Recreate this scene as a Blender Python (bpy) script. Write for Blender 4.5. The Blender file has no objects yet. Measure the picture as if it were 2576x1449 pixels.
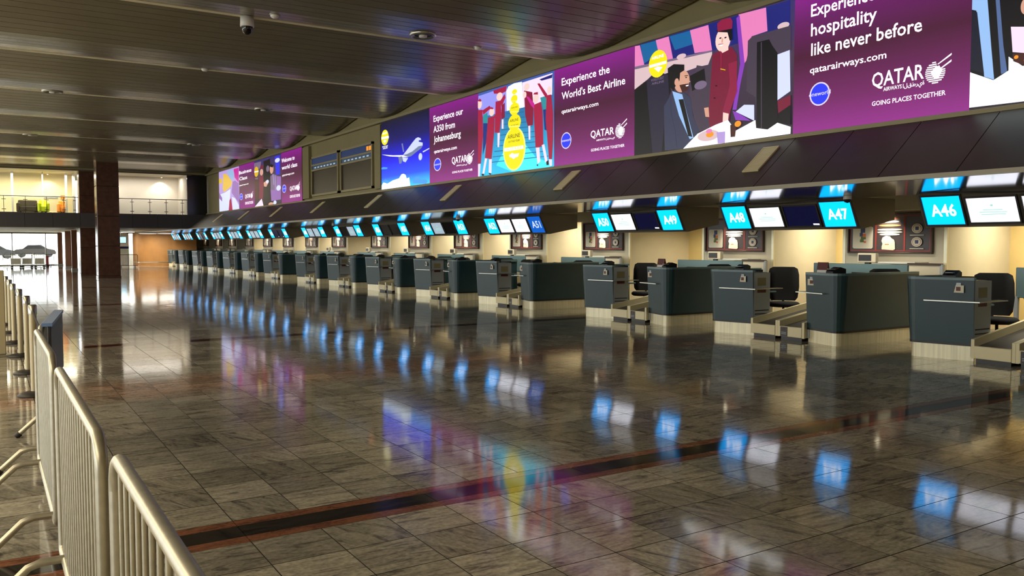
import bpy, math, random
from math import sin, cos, pi, radians
from mathutils import Vector, Matrix
random.seed(7)
D = bpy.data
SC = bpy.context.scene
COL = SC.collection

# ---------------------------------------------------------------- camera, light, exposure
PITCH = math.atan(112 / 2113.0)
YAW = math.atan(1328 / (2113.0 / math.cos(PITCH)))
cam_data = D.cameras.new('camera')
cam_data.sensor_width = 36.0
cam_data.lens = 36.0 * 2113.0 / 2576.0
cam_data.clip_start = 0.05
cam_data.clip_end = 400
cam = D.objects.new('camera', cam_data)
COL.objects.link(cam)
cam.location = (0, 0, 1.6)
cam.rotation_euler = (pi / 2 - PITCH, 0, -YAW)
SC.camera = cam

SC.view_settings.view_transform = 'Standard'
SC.view_settings.look = 'None'
SC.view_settings.gamma = 1
SC.view_settings.exposure = 0.0
SC.view_settings.use_curve_mapping = False
SC.cycles.use_denoising = True
SC.cycles.max_bounces = 7
SC.cycles.diffuse_bounces = 4
SC.cycles.glossy_bounces = 4
SC.cycles.transmission_bounces = 4
SC.cycles.sample_clamp_indirect = 6
SC.cycles.caustics_reflective = False
SC.cycles.caustics_refractive = False

world = D.worlds.new('daylight')          # overcast daylight outside the far glass front
SC.world = world
world.use_nodes = True
world.node_tree.nodes['Background'].inputs[0].default_value = (0.93, 0.97, 1.0, 1)
world.node_tree.nodes['Background'].inputs[1].default_value = 6.0

def area(name, loc, size, power, color, rot=(0, 0, 0), sy=None, spread=None):
    l = D.lights.new(name, 'AREA')
    l.energy = power
    l.color = color
    l.shape = 'RECTANGLE'
    l.size = size
    l.size_y = sy or size
    if spread:
        l.spread = spread
    o = D.objects.new(name, l)
    o.location = loc
    o.rotation_euler = rot
    COL.objects.link(o)
    return o

def spot(name, loc, target, power, color, angle=80, blend=0.6, r=0.03):
    l = D.lights.new(name, 'SPOT')
    l.energy = power
    l.color = color
    l.spot_size = radians(angle)
    l.spot_blend = blend
    l.shadow_soft_size = r
    o = D.objects.new(name, l)
    o.location = loc
    d = Vector(target) - Vector(loc)
    o.rotation_euler = d.to_track_quat('-Z', 'Y').to_euler()
    COL.objects.link(o)
    return o

WARM = (1.0, 0.83, 0.55)
# unseen warm area lights added along the left aisle and behind the camera
HALL_LEFT = 3300
for k in range(5):
    area('hall_fill', (-5.5, 2 + 11 * k, 5.2), 3.0, HALL_LEFT * 0.2, WARM, sy=9.0)
area('hall_fill', (2.0, -5.5, 5.2), 14.0, 1500, WARM, sy=5.0, spread=radians(95))
# daylight fill added before the solid left wall; portal in the far opening
area('left_daylight_fill', (-13.6, 30, 2.6), 3.2, 3300, (0.92, 0.97, 0.98), rot=(0, -pi / 2, 0), sy=66)
for k, (x_, y_) in enumerate(((7.9, 66.0), (8.4, 64.0), (9.75, 63.5), (10.8, 62.8))):
    area('round_light', (x_, y_, 2.28), 1.0, 55, (1, .95, .82), sy=1.0)
for k in range(4): area('under_bridge_fill', (-6 + 3.5 * k, 58, 2.36), 1.6, 60, (1, .95, .82), sy=1.6)  # area lights without fittings, added to brighten the space under the bridge
por = area('window_portal', (2.0, 69.9, 1.4), 9.0, 1.0, (1, 1, 1), rot=(-pi / 2, 0, 0), sy=2.6)
por.data.cycles.is_portal = True

# ---------------------------------------------------------------- helpers
class MB:
    """collects shapes and links them as one mesh object"""
    def __init__(s):
        s.v = []; s.f = []; s.m = []; s.sm = []
    def add(s, vs, fs, mi=0, smooth=False):
        b = len(s.v)
        s.v.extend([tuple(p) for p in vs])
        for f in fs:
            s.f.append(tuple(b + i for i in f)); s.m.append(mi); s.sm.append(smooth)
        return s
    def hexa(s, p, mi=0):
        return s.add(p, [(0, 3, 2, 1), (4, 5, 6, 7), (0, 1, 5, 4), (1, 2, 6, 5), (2, 3, 7, 6), (3, 0, 4, 7)], mi)
    def box(s, x0, x1, y0, y1, z0, z1, mi=0):
        return s.hexa([(x0, y0, z0), (x1, y0, z0), (x1, y1, z0), (x0, y1, z0), (x0, y0, z1), (x1, y0, z1), (x1, y1, z1), (x0, y1, z1)], mi)
    def bbox(s, x0, x1, y0, y1, z0, z1, b=0.01, mi=0):
        """box with chamfered vertical and top edges"""
        def ring(i, z):
            return [(x0 + i + b, y0 + i, z), (x1 - i - b, y0 + i, z), (x1 - i, y0 + i + b, z), (x1 - i, y1 - i - b, z), (x1 - i - b, y1 - i, z), (x0 + i + b, y1 - i, z), (x0 + i, y1 - i - b, z), (x0 + i, y0 + i + b, z)]
        return s.loft([ring(b, z0), ring(0, z0 + b), ring(0, z1 - b), ring(b, z1)], mi)
    def loft(s, rings, mi=0, smooth=False, close=True, caps=True):
        n = len(rings[0]); vs = [p for r in rings for p in r]; fs = []
        for i in range(len(rings) - 1):
            for j in range(n if close else n - 1):
                k = (j + 1) % n
                fs.append((i * n + j, i * n + k, (i + 1) * n + k, (i + 1) * n + j))
        s.add(vs, fs, mi, smooth)
        if caps:
            s.add(rings[0], [tuple(range(n))[::-1]], mi); s.add(rings[-1], [tuple(range(n))], mi)
        return s
    def tube(s, path, r, n=8, mi=0, closed=False):
        path = [Vector(p) for p in path]; rings = []
        m = len(path); up = None
        for i, p in enumerate(path):
            if closed: t = path[(i + 1) % m] - path[i - 1]
            else: t = path[min(i + 1, m - 1)] - path[max(i - 1, 0)]
            t.normalize()
            if up is None:
                up = Vector((0, 0, 1)) if abs(t.z) < 0.9 else Vector((1, 0, 0))
            a = t.cross(up)
            if a.length < 1e-4: a = t.cross(Vector((0, 1, 0)))
            a.normalize(); up2 = a.cross(t).normalized(); up = up2
            rings.append([tuple(p + a * (r * cos(2 * pi * j / n)) + up2 * (r * sin(2 * pi * j / n))) for j in range(n)])
        if closed: rings.append(rings[0])
        return s.loft(rings, mi, True, True, not closed)
    def lathe(s, prof, c=(0, 0, 0), n=16, mi=0, smooth=True):
        rings = [[(c[0] + r * cos(2 * pi * j / n), c[1] + r * sin(2 * pi * j / n), c[2] + z) for j in range(n)] for r, z in prof]
        return s.loft(rings, mi, smooth)
    def mesh(s, name, mats):
        me = D.meshes.new(name)
        me.from_pydata(s.v, [], s.f)
        for m in (mats if isinstance(mats, (list, tuple)) else [mats]): me.materials.append(m)
        me.polygons.foreach_set('material_index', s.m)
        me.polygons.foreach_set('use_smooth', s.sm)
        me.update()
        return me
    def build(s, name, mats, parent=None, loc=(0, 0, 0)):
        return link(name, s.mesh(name, mats), parent, loc)

def link(name, me, parent=None, loc=(0, 0, 0)):
    o = D.objects.new(name, me)
    o.location = loc
    COL.objects.link(o)
    if parent is not None: o.parent = parent
    return o

def tag(o, label=None, cat=None, group=None, kind=None):
    if label: o['label'] = label
    if cat: o['category'] = cat
    if group: o['group'] = group
    if kind: o['kind'] = kind
    return o

def thing(name, loc, label, cat, group=None, rz=0):
    o = D.objects.new(name, None)
    o.empty_display_size = 0.2
    o.location = loc
    o.rotation_euler = (0, 0, rz)
    COL.objects.link(o)
    return tag(o, label, cat, group)

KIDS = {}
def kids(o):
    return [c for c in D.objects if c.parent == o]

def copy_tree(o, loc, label, group=None):
    def rec(a, parent):
        c = a.copy(); COL.objects.link(c)
        if parent is not None: c.parent = parent
        for ch in KIDS.get(a.name, []):
            rec(ch, c)
        return c
    def index(a):
        if a.name not in KIDS:
            KIDS[a.name] = kids(a)
            for ch in KIDS[a.name]: index(ch)
    index(o)
    r = rec(o, None)
    r.location = loc
    r['label'] = label
    if group: r['group'] = group
    return r

def structure(name, mb, mat, **kw):
    o = mb.build(name, mat)
    o['kind'] = 'structure'
    return o

# ---------------------------------------------------------------- materials
def lin(c):
    return tuple(((x / 255.0) / 12.92 if x <= 10 else (((x / 255.0) + 0.055) / 1.055) ** 2.4) for x in c)

def mat(name, rgb, rough=0.5, metal=0.0, noise=0.0, scale=6.0, spec=0.5, bump=0.0, stretch=(1, 1, 1)):
    m = D.materials.new(name); m.use_nodes = True
    nt = m.node_tree; b = nt.nodes['Principled BSDF']
    c = lin(rgb)
    b.inputs['Base Color'].default_value = (*c, 1)
    b.inputs['Roughness'].default_value = rough
    b.inputs['Metallic'].default_value = metal
    b.inputs['Specular IOR Level'].default_value = spec
    if noise or bump:
        tc = nt.nodes.new('ShaderNodeNewGeometry'); mp = nt.nodes.new('ShaderNodeMapping')
        mp.inputs['Scale'].default_value = stretch
        nt.links.new(tc.outputs['Position'], mp.inputs[0])
        no = nt.nodes.new('ShaderNodeTexNoise'); no.inputs['Scale'].default_value = scale; no.inputs['Detail'].default_value = 5
        nt.links.new(mp.outputs[0], no.inputs['Vector'])
        if noise:
            r = nt.nodes.new('ShaderNodeValToRGB')
            r.color_ramp.elements[0].position = 0.3; r.color_ramp.elements[1].position = 0.72
            r.color_ramp.elements[0].color = (*[x * (1 - noise) for x in c], 1)
            r.color_ramp.elements[1].color = (*[min(1, x * (1 + noise)) for x in c], 1)
            nt.links.new(no.outputs[0], r.inputs[0]); nt.links.new(r.outputs[0], b.inputs['Base Color'])
        if bump:
            bp = nt.nodes.new('ShaderNodeBump'); bp.inputs['Strength'].default_value = bump; bp.inputs['Distance'].default_value = 0.01
            nt.links.new(no.outputs[0], bp.inputs['Height']); nt.links.new(bp.outputs[0], b.inputs['Normal'])
    return m

def glow(name, rgb, strength=1.0):
    m = D.materials.new(name); m.use_nodes = True
    b = m.node_tree.nodes['Principled BSDF']
    b.inputs['Base Color'].default_value = (0.01, 0.01, 0.01, 1)
    b.inputs['Roughness'].default_value = 0.35
    b.inputs['Specular IOR Level'].default_value = 0.3
    b.inputs['Emission Color'].default_value = (*lin(rgb), 1)
    b.inputs['Emission Strength'].default_value = strength
    return m

def glow_ramp(name, stops, z0, z1, strength=1.0, axis=2, a0=None):
    """backlit print whose ink runs through colours from the bottom to the top of the sheet"""
    m = glow(name, (0, 0, 0), strength); nt = m.node_tree; b = nt.nodes['Principled BSDF']
    g = nt.nodes.new('ShaderNodeNewGeometry'); sp = nt.nodes.new('ShaderNodeSeparateXYZ')
    mr = nt.nodes.new('ShaderNodeMapRange'); mr.inputs[1].default_value = z0; mr.inputs[2].default_value = z1
    r = nt.nodes.new('ShaderNodeValToRGB'); cr = r.color_ramp
    while len(cr.elements) < len(stops): cr.elements.new(0.5)
    for e, (p, c) in zip(cr.elements, stops):
        e.position = p; e.color = (*lin(c), 1)
    nt.links.new(g.outputs['Position'], sp.inputs[0]); nt.links.new(sp.outputs[axis], mr.inputs[0])
    nt.links.new(mr.outputs[0], r.inputs[0]); nt.links.new(r.outputs[0], b.inputs['Emission Color'])
    return m

def granite(name, base, dark, pink_rows=True):
    """polished stone: streaky veins, a different cut for every tile (object seed + face seed)"""
    m = D.materials.new(name); m.use_nodes = True
    nt = m.node_tree; N = nt.nodes.new; L = nt.links.new
    b = nt.nodes['Principled BSDF']
    geo = N('ShaderNodeNewGeometry'); oi = N('ShaderNodeObjectInfo'); at = N('ShaderNodeAttribute'); at.attribute_name = 'seed'
    add = N('ShaderNodeMath'); add.operation = 'ADD'; L(oi.outputs['Random'], add.inputs[0]); L(at.outputs['Fac'], add.inputs[1])
    fr = N('ShaderNodeMath'); fr.operation = 'FRACT'; L(add.outputs[0], fr.inputs[0])
    seed = fr.outputs[0]
    vm = N('ShaderNodeVectorMath'); vm.operation = 'SCALE'; vm.inputs[0].default_value = (37, 91, 53); L(seed, vm.inputs['Scale'])
    # turn some tiles by a quarter
    gt = N('ShaderNodeMath'); gt.operation = 'GREATER_THAN'; gt.inputs[1].default_value = 0.8; L(seed, gt.inputs[0])
    ang = N('ShaderNodeMath'); ang.operation = 'MULTIPLY'; ang.inputs[1].default_value = 1.2; L(gt.outputs[0], ang.inputs[0])
    vr = N('ShaderNodeVectorRotate'); vr.rotation_type = 'Z_AXIS'; L(geo.outputs['Position'], vr.inputs['Vector']); L(ang.outputs[0], vr.inputs['Angle'])
    va = N('ShaderNodeVectorMath'); va.operation = 'ADD'; L(vr.outputs[0], va.inputs[0]); L(vm.outputs[0], va.inputs[1])
    mp = N('ShaderNodeMapping'); mp.inputs['Scale'].default_value = (1.0, 4.2, 1); mp.inputs['Rotation'].default_value = (0, 0, 0.12)
    L(va.outputs[0], mp.inputs[0])
    n1 = N('ShaderNodeTexNoise'); n1.inputs['Scale'].default_value = 3.2; n1.inputs['Detail'].default_value = 8; n1.inputs['Roughness'].default_value = 0.66; n1.inputs['Distortion'].default_value = 1.3
    L(mp.outputs[0], n1.inputs['Vector'])
    r1 = N('ShaderNodeValToRGB'); cr = r1.color_ramp
    cr.elements[0].position = 0.36; cr.elements[0].color = (*lin(dark), 1)
    cr.elements[1].position = 0.62; cr.elements[1].color = (*lin(base), 1)
    e = cr.elements.new(0.47); e.color = (*[0.62 * a + 0.38 * c for a, c in zip(lin(base), lin(dark))], 1)
    L(n1.outputs[0], r1.inputs[0])
    n2 = N('ShaderNodeTexNoise'); n2.inputs['Scale'].default_value = 42; n2.inputs['Detail'].default_value = 4; L(va.outputs[0], n2.inputs['Vector'])
    mx = N('ShaderNodeMix'); mx.data_type = 'RGBA'; mx.blend_type = 'OVERLAY'; mx.inputs['Factor'].default_value = 0.55
    L(r1.outputs[0], mx.inputs['A']); L(n2.outputs[0], mx.inputs['B'])
    # tile to tile tone
    mr = N('ShaderNodeMapRange'); mr.inputs[3].default_value = 0.72; mr.inputs[4].default_value = 1.22
    s2 = N('ShaderNodeMath'); s2.operation = 'MULTIPLY'; s2.inputs[1].default_value = 17.3; L(seed, s2.inputs[0])
    f2 = N('ShaderNodeMath'); f2.operation = 'FRACT'; L(s2.outputs[0], f2.inputs[0]); L(f2.outputs[0], mr.inputs[0])
    sc = N('ShaderNodeVectorMath'); sc.operation = 'SCALE'; L(mx.outputs['Result'], sc.inputs[0]); L(mr.outputs[0], sc.inputs['Scale'])
    col = sc.outputs[0]
    if pink_rows:   # a course of pinkish stone half way between the dark bands
        sp = N('ShaderNodeSeparateXYZ'); L(geo.outputs['Position'], sp.inputs[0])
        d = N('ShaderNodeMath'); d.operation = 'SUBTRACT'; d.inputs[1].default_value = 10.0; L(sp.outputs[1], d.inputs[0])
        ab = N('ShaderNodeMath'); ab.operation = 'ABSOLUTE'; L(d.outputs[0], ab.inputs[0])
        m2 = N('ShaderNodeMapRange'); m2.inputs[1].default_value = 0.95; m2.inputs[2].default_value = 0.35; L(ab.outputs[0], m2.inputs[0])
        n3 = N('ShaderNodeTexNoise'); n3.inputs['Scale'].default_value = 1.6; L(geo.outputs['Position'], n3.inputs['Vector'])
        m3 = N('ShaderNodeMath'); m3.operation = 'MULTIPLY'; L(m2.outputs[0], m3.inputs[0]); L(n3.outputs[0], m3.inputs[1])
        mp2 = N('ShaderNodeMix'); mp2.data_type = 'RGBA'; mp2.blend_type = 'MULTIPLY'; mp2.inputs['B'].default_value = (1.25, 0.62, 0.42, 1)
        L(m3.outputs[0], mp2.inputs['Factor']); L(col, mp2.inputs['A']); col = mp2.outputs['Result']
    L(col, b.inputs['Base Color'])
    b.inputs['Roughness'].default_value = 0.075
    b.inputs['Specular IOR Level'].default_value = 0.55
    nb = N('ShaderNodeTexNoise'); nb.inputs['Scale'].default_value = 5.0; nb.inputs['Detail'].default_value = 2; L(va.outputs[0], nb.inputs['Vector'])
    bp = N('ShaderNodeBump'); bp.inputs['Strength'].default_value = 0.03; bp.inputs['Distance'].default_value = 0.008
    L(nb.outputs[0], bp.inputs['Height']); L(bp.outputs[0], b.inputs['Normal'])
    return m

M = {}
M['tile'] = granite('granite_tile', (178, 172, 156), (104, 99, 92))
M['pink'] = granite('pink_granite', (150, 98, 72), (96, 58, 46), False)
M['dark'] = granite('dark_granite', (46, 42, 40), (18, 17, 17), False)
M['grout'] = mat('grout', (48, 44, 38), 0.8)
M['ceil'] = mat('ceiling_metal', (126, 118, 96), 0.26, 0.3, 0.08, 1.2)
M['ceil_dark'] = mat('ceiling_void', (26, 24, 22), 0.9)
M['lip'] = mat('ceiling_lip_highlight', (238, 230, 200), 0.3, 0.25)  # pale colour stands in for the bright reflection along each wave edge
M['olive'] = mat('olive_wall_paint', (138, 128, 88), 0.6, 0, 0.06, 2)
M['olive_l'] = mat('olive_trim', (150, 140, 104), 0.5)
M['canopy'] = mat('canopy_panel', (72, 67, 57), 0.42, 0.1, 0.08, 3)
M['vent'] = mat('vent_metal', (220, 208, 160), 0.5, 0.0)
M['soffit'] = mat('glossy_soffit', (120, 112, 96), 0.1, 0.75)
M['edge'] = mat('canopy_edge_trim', (104, 97, 80), 0.35, 0.5)
M['cream'] = mat('cream_wall', (218, 208, 182), 0.55, 0, 0.05, 1.5)
M['yellow'] = mat('yellow_wall', (232, 206, 142), 0.6, 0, 0.06, 1.5)
M['corner'] = mat('corner_trim', (232, 224, 190), 0.3, 0.3)
M['teal'] = mat('teal_laminate', (32, 60, 66), 0.4, 0, 0.08, 4)
M['teal_l'] = mat('teal_top', (84, 112, 116), 0.3)
M['kick'] = mat('brushed_kick_plate', (226, 216, 182), 0.32, 0.25, 0.15, 5, stretch=(6, 6, 0.2))
M['grey'] = mat('grey_metal_panel', (160, 166, 170), 0.4, 0.2)
M['housing'] = mat('screen_housing', (112, 104, 88), 0.4, 0.2)
M['bezel'] = mat('screen_bezel', (74, 70, 64), 0.35, 0.2)
M['black'] = mat('black_plastic', (14, 14, 15), 0.45)
M['black_m'] = mat('black_fabric', (16, 16, 19), 0.85)
M['rubber'] = mat('conveyor_belt', (52, 46, 38), 0.6)
M['convey'] = mat('cream_conveyor_metal', (212, 200, 160), 0.4, 0.15)
M['brown'] = mat('brown_cupboard', (70, 52, 40), 0.5)
M['white'] = mat('white_plastic', (225, 222, 212), 0.4)
M['steel'] = mat('stainless_steel', (180, 178, 168), 0.28, 0.85)
M['galv'] = mat('galvanised_tube', (186, 182, 166), 0.38, 0.65, 0.1, 30)
M['post'] = mat('cream_post', (196, 184, 150), 0.35, 0.3)
M['base'] = mat('dark_rubber_base', (38, 34, 30), 0.6)
M['marble'] = mat('brown_marble', (74, 48, 36), 0.22, 0, 0.25, 5)
M['pillar'] = mat('brown_pillar', (120, 74, 44), 0.5)
M['tan'] = mat('tan_curved_wall', (170, 118, 60), 0.6, 0, 0.1, 2)
M['beam'] = mat('bridge_fascia', (66, 64, 66), 0.45, 0.2)
M['room_y'] = mat('warm_room_wall', (226, 214, 172), 0.7)
M['room_w'] = mat('pale_room_wall', (222, 214, 200), 0.7)
M['sofa'] = mat('dark_sofa_fabric', (48, 40, 28), 0.9)
M['lime'] = mat('lime_fabric', (196, 220, 20), 0.8)
M['orange'] = mat('orange_fabric', (224, 130, 40), 0.8)
M['navy'] = mat('navy_plastic', (26, 34, 90), 0.5)
M['pale'] = mat('pale_board', (220, 214, 190), 0.6)
M['red'] = mat('red_panel', (170, 50, 40), 0.5)
M['maroon'] = mat('maroon_print', (92, 30, 28), 0.5)
M['poster_bg'] = mat('dark_poster_print', (52, 40, 34), 0.35)
M['poster_red'] = mat('poster_red_line', (150, 48, 28), 0.4)
M['poster_orange'] = mat('poster_orange_print', (226, 116, 60), 0.5)
M['poster_cream'] = mat('poster_cream_print', (226, 216, 190), 0.5)
M['ink_blue'] = mat('poster_blue_print', (60, 70, 110), 0.5)
M['ink_green'] = mat('poster_green_print', (90, 110, 50), 0.5)
M['board_dark'] = mat('unlit_board', (26, 20, 14), 0.35)
M['board_blue'] = glow('board_header_blue', (30, 60, 110), 0.6)
M['board_row'] = glow('board_row_blue', (60, 90, 120), 0.5)
M['amber'] = glow('amber_clock', (255, 150, 20), 1.3)
M['sign_blue'] = glow('number_sign_blue', (0, 165, 255), 2.3)
M['sign_blue2'] = glow('number_sign_dim_blue', (10, 100, 210), 1.0)
M['sign_ink'] = glow('number_sign_white', (255, 255, 255), 2.4)
M['sign_ink2'] = glow('number_sign_dim_white', (225, 235, 255), 1.0)
M['mon_white'] = glow('monitor_white', (238, 240, 255), 1.7)
M['mon_pale'] = glow('monitor_pale', (190, 210, 225), 0.8)
M['mon_dim'] = glow('monitor_dim', (120, 140, 160), 0.5)
M['mon_dark'] = glow('monitor_dark_blue', (8, 10, 60), 0.6)
M['mon_black'] = mat('monitor_black', (8, 8, 12), 0.2)
M['mon_text'] = glow('monitor_text', (150, 215, 200), 1.2)
M['lamp'] = glow('lamp_lens', (255, 240, 200), 14)
M['disc'] = glow('ceiling_disc', (255, 250, 235), 4.0)
M['tube_light'] = glow('white_light_strip', (250, 252, 255), 5.0)
M['day_screen'] = glow('lit_screen_cyan', (160, 225, 255), 2.0)
g = D.materials.new('clear_glass'); g.use_nodes = True
b_ = g.node_tree.nodes['Principled BSDF']
b_.inputs['Base Color'].default_value = (0.95, 0.98, 0.97, 1); b_.inputs['Roughness'].default_value = 0.02
b_.inputs['Transmission Weight'].default_value = 1.0; b_.inputs['IOR'].default_value = 1.05
M['glass'] = g
INK = dict(ink=((250, 244, 250), 1.5), white=((255, 255, 255), 1.6), cloud=((225, 245, 255), 1.5), cloudhaze=((60, 150, 255), 1.2),
    hull=((205, 215, 240), 1.1), hullshade=((120, 135, 180), 0.9), gold=((238, 222, 0), 1.2), goldrim=((255, 250, 120), 1.4), gold2=((232, 190, 60), 1.0), gold3=((225, 185, 20), 1.0),
    ring=((215, 205, 245), 1.2), globe=((30, 50, 235), 1.2), darkink=((110, 100, 10), 1.0),
    lilac=((188, 160, 225), 1.0), skyblue=((150, 185, 225), 1.0), magenta=((205, 30, 150), 1.0), violet=((150, 105, 180), 1.0), paleblue=((205, 212, 255), 1.2), paleblue2=((238, 250, 255), 1.6),
    maroonlit=((172, 18, 66), 1.0), maroonlit2=((140, 12, 58), 1.0), brown=((70, 30, 24), 1.0), greypurple=((130, 110, 140), 0.9), suitred=((122, 16, 52), 1.0), suitred2=((146, 24, 66), 1.0),
    skin2=((222, 165, 140), 1.0), face=((250, 205, 195), 1.15), black=((12, 8, 16), 0.6), blue=((50, 50, 220), 1.1), pinkwhite=((245, 215, 235), 1.2),
    lavender=((150, 150, 245), 1.1), navy=((24, 30, 120), 1.0), navyblack=((20, 24, 46), 0.8), teal=((40, 150, 160), 1.0), deepblue=((10, 50, 130), 1.0), cyanlit=((60, 220, 255), 1.4),
    stepline=((10, 110, 160), 0.9), tealblue=((16, 100, 160), 1.0), rose=((235, 130, 190), 1.05), purple=((140, 60, 190), 1.0), beige=((228, 196, 200), 1.0),
    seat=((44, 38, 62), 0.8), aislegrey=((80, 66, 84), 0.8), suit=((58, 62, 88), 0.9), shirt=((150, 190, 240), 1.1), steel=((90, 115, 165), 0.9), orangefood=((240, 150, 30), 1.1))
for k_, (c_, s_) in INK.items(): M['i_' + k_] = glow('print_' + k_, c_, s_)
PURPLE = [(0.0, (150, 34, 140)), (0.22, (116, 24, 98)), (0.55, (74, 14, 50)), (0.8, (104, 20, 96)), (1.0, (140, 22, 140))]
M['purple_a'] = glow_ramp('purple_print', PURPLE, 3.21, 5.19, 1.0)
M['sky_a'] = glow_ramp('night_sky_print', [(0.0, (40, 190, 255)), (0.18, (14, 70, 255)), (0.4, (8, 10, 210)), (0.7, (6, 6, 90)), (1.0, (4, 4, 34))], 3.21, 5.19, 1.4)
M['stairs_a'] = glow_ramp('teal_stairs_print', [(0.0, (30, 200, 245)), (0.25, (40, 170, 220)), (0.6, (30, 120, 170)), (1.0, (60, 90, 170))], 3.21, 5.19, 1.1)
M['cabin_a'] = glow_ramp('cabin_print', [(0.0, (40, 28, 44)), (0.6, (80, 60, 84)), (1.0, (60, 50, 120))], 3.21, 5.19, 0.8)

# ---------------------------------------------------------------- text and flat print
_txt = {}
def text_geo(s, bold=0.012):
    if s not in _txt:
        cu = D.curves.new('t', 'FONT'); cu.body = s; cu.offset = 0.022 if (len(s) == 3 and s[0] == 'A') else bold; cu.resolution_u = 2; cu.fill_mode = 'FRONT'
        ob = D.objects.new('t', cu); COL.objects.link(ob)
        dg = bpy.context.evaluated_depsgraph_get()
        me = D.meshes.new_from_object(ob.evaluated_get(dg))
        vs = [(v.co.x, v.co.y) for v in me.vertices]; fs = [tuple(p.vertices) for p in me.polygons]
        x0 = min(v[0] for v in vs); x1 = max(v[0] for v in vs)
        _txt[s] = ([((x - x0) / (x1 - x0), y / 0.72) for x, y in vs], fs)
        D.objects.remove(ob); D.curves.remove(cu); D.meshes.remove(me)
    return _txt[s]

class Print:
    """flat inks on a panel; o origin (lower left), U and V unit axes with lengths W, H, N outward normal"""
    def __init__(s, o, U, V, W, H, N, step=0.0006):
        s.o = Vector(o); s.U = Vector(U) * W; s.V = Vector(V) * H; s.N = Vector(N); s.mb = MB(); s.mats = []; s.k = 1; s.step = step
    def mi(s, m):
        if m not in s.mats: s.mats.append(m)
        return s.mats.index(m)
    def pt(s, u, v): return s.o + s.U * u + s.V * v + s.N * (s.step * s.k)
    def poly(s, m, pts):
        s.mb.add([s.pt(*p) for p in pts], [tuple(range(len(pts)))], s.mi(m)); s.k += 1
    def ell(s, m, u, v, ru, rv, n=24):
        s.poly(m, [(min(max(u + ru * cos(2 * pi * i / n), 0), 1), min(max(v + rv * sin(2 * pi * i / n), 0), 1)) for i in range(n)])
    def text(s, m, t, u0, v0, u1, vt):
        vs, fs = text_geo(t)
        s.mb.add([s.pt(min(u0 + (u1 - u0) * a, 1), min(v0 + (vt - v0) * c, 1)) for a, c in vs], fs, s.mi(m)); s.k += 1
    def emblem(s, m, u, v, ru, rv, tu, tv):
        for i in range(11):
            y = -0.95 + 1.9 * i / 10; w = math.sqrt(max(0, 1 - y * y)); h = 0.055
            s.poly(m, [(u - ru * w, v + rv * (y - h)), (u + ru * w * (0.2 if i > 6 else 1), v + rv * (y - h)), (u + ru * w * (0.2 if i > 6 else 1), v + rv * (y + h)), (u - ru * w, v + rv * (y + h))])
        s.poly(m, [(u - ru * .1, v - rv * .5), (u + ru * .35, v - rv * .6), (u + ru * .7, v + rv * .1), (u + ru * .4, v + rv * .6), (u, v + rv * .5), (u - ru * .45, v + rv * .05)])
        for d in (-0.02, 0.02):
            s.poly(m, [(u + ru * .2, v + rv * .45 + d), (tu, tv + d), (tu, tv + d - .012), (u + ru * .3, v + rv * .4 + d)])
    def clone(s):
        c = Print((0, 0, 0), (1, 0, 0), (0, 1, 0), 1, 1, (0, 0, 1), s.step); c.o, c.U, c.V, c.N, c.k = s.o, s.U, s.V, s.N, s.k
        return c
    def lines(s, items, parent):
        """every line of lettering and every emblem a part of its own"""
        for grp, name in (([i for i in items if i[0] == 'e' or (i[0] == 't' and i[2] == 'oneworld')], 'round_emblem'), ([i for i in items if i[0] == 'emblem'], 'antelope_emblem')):
            c = s.clone(); c.art(grp); c.build(name, parent)
        for i in items:
            if i[0] == 't' and i[2] != 'oneworld':
                c = s.clone(); c.art([i]); o = c.build('lettering', parent); o['kind'] = 'stuff'
    def art(s, items):
        for it in items:
            if it[0] == 'p': s.poly(M['i_' + it[1]], it[2])
            elif it[0] == 'e': s.ell(M['i_' + it[1]], *it[2:])
            elif it[0] == 't': s.text(M['i_' + it[1]], *it[2:])
            else: s.emblem(M['i_ink'], *it[1:])
    def build(s, name, parent): return s.mb.build(name, s.mats, parent)

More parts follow.
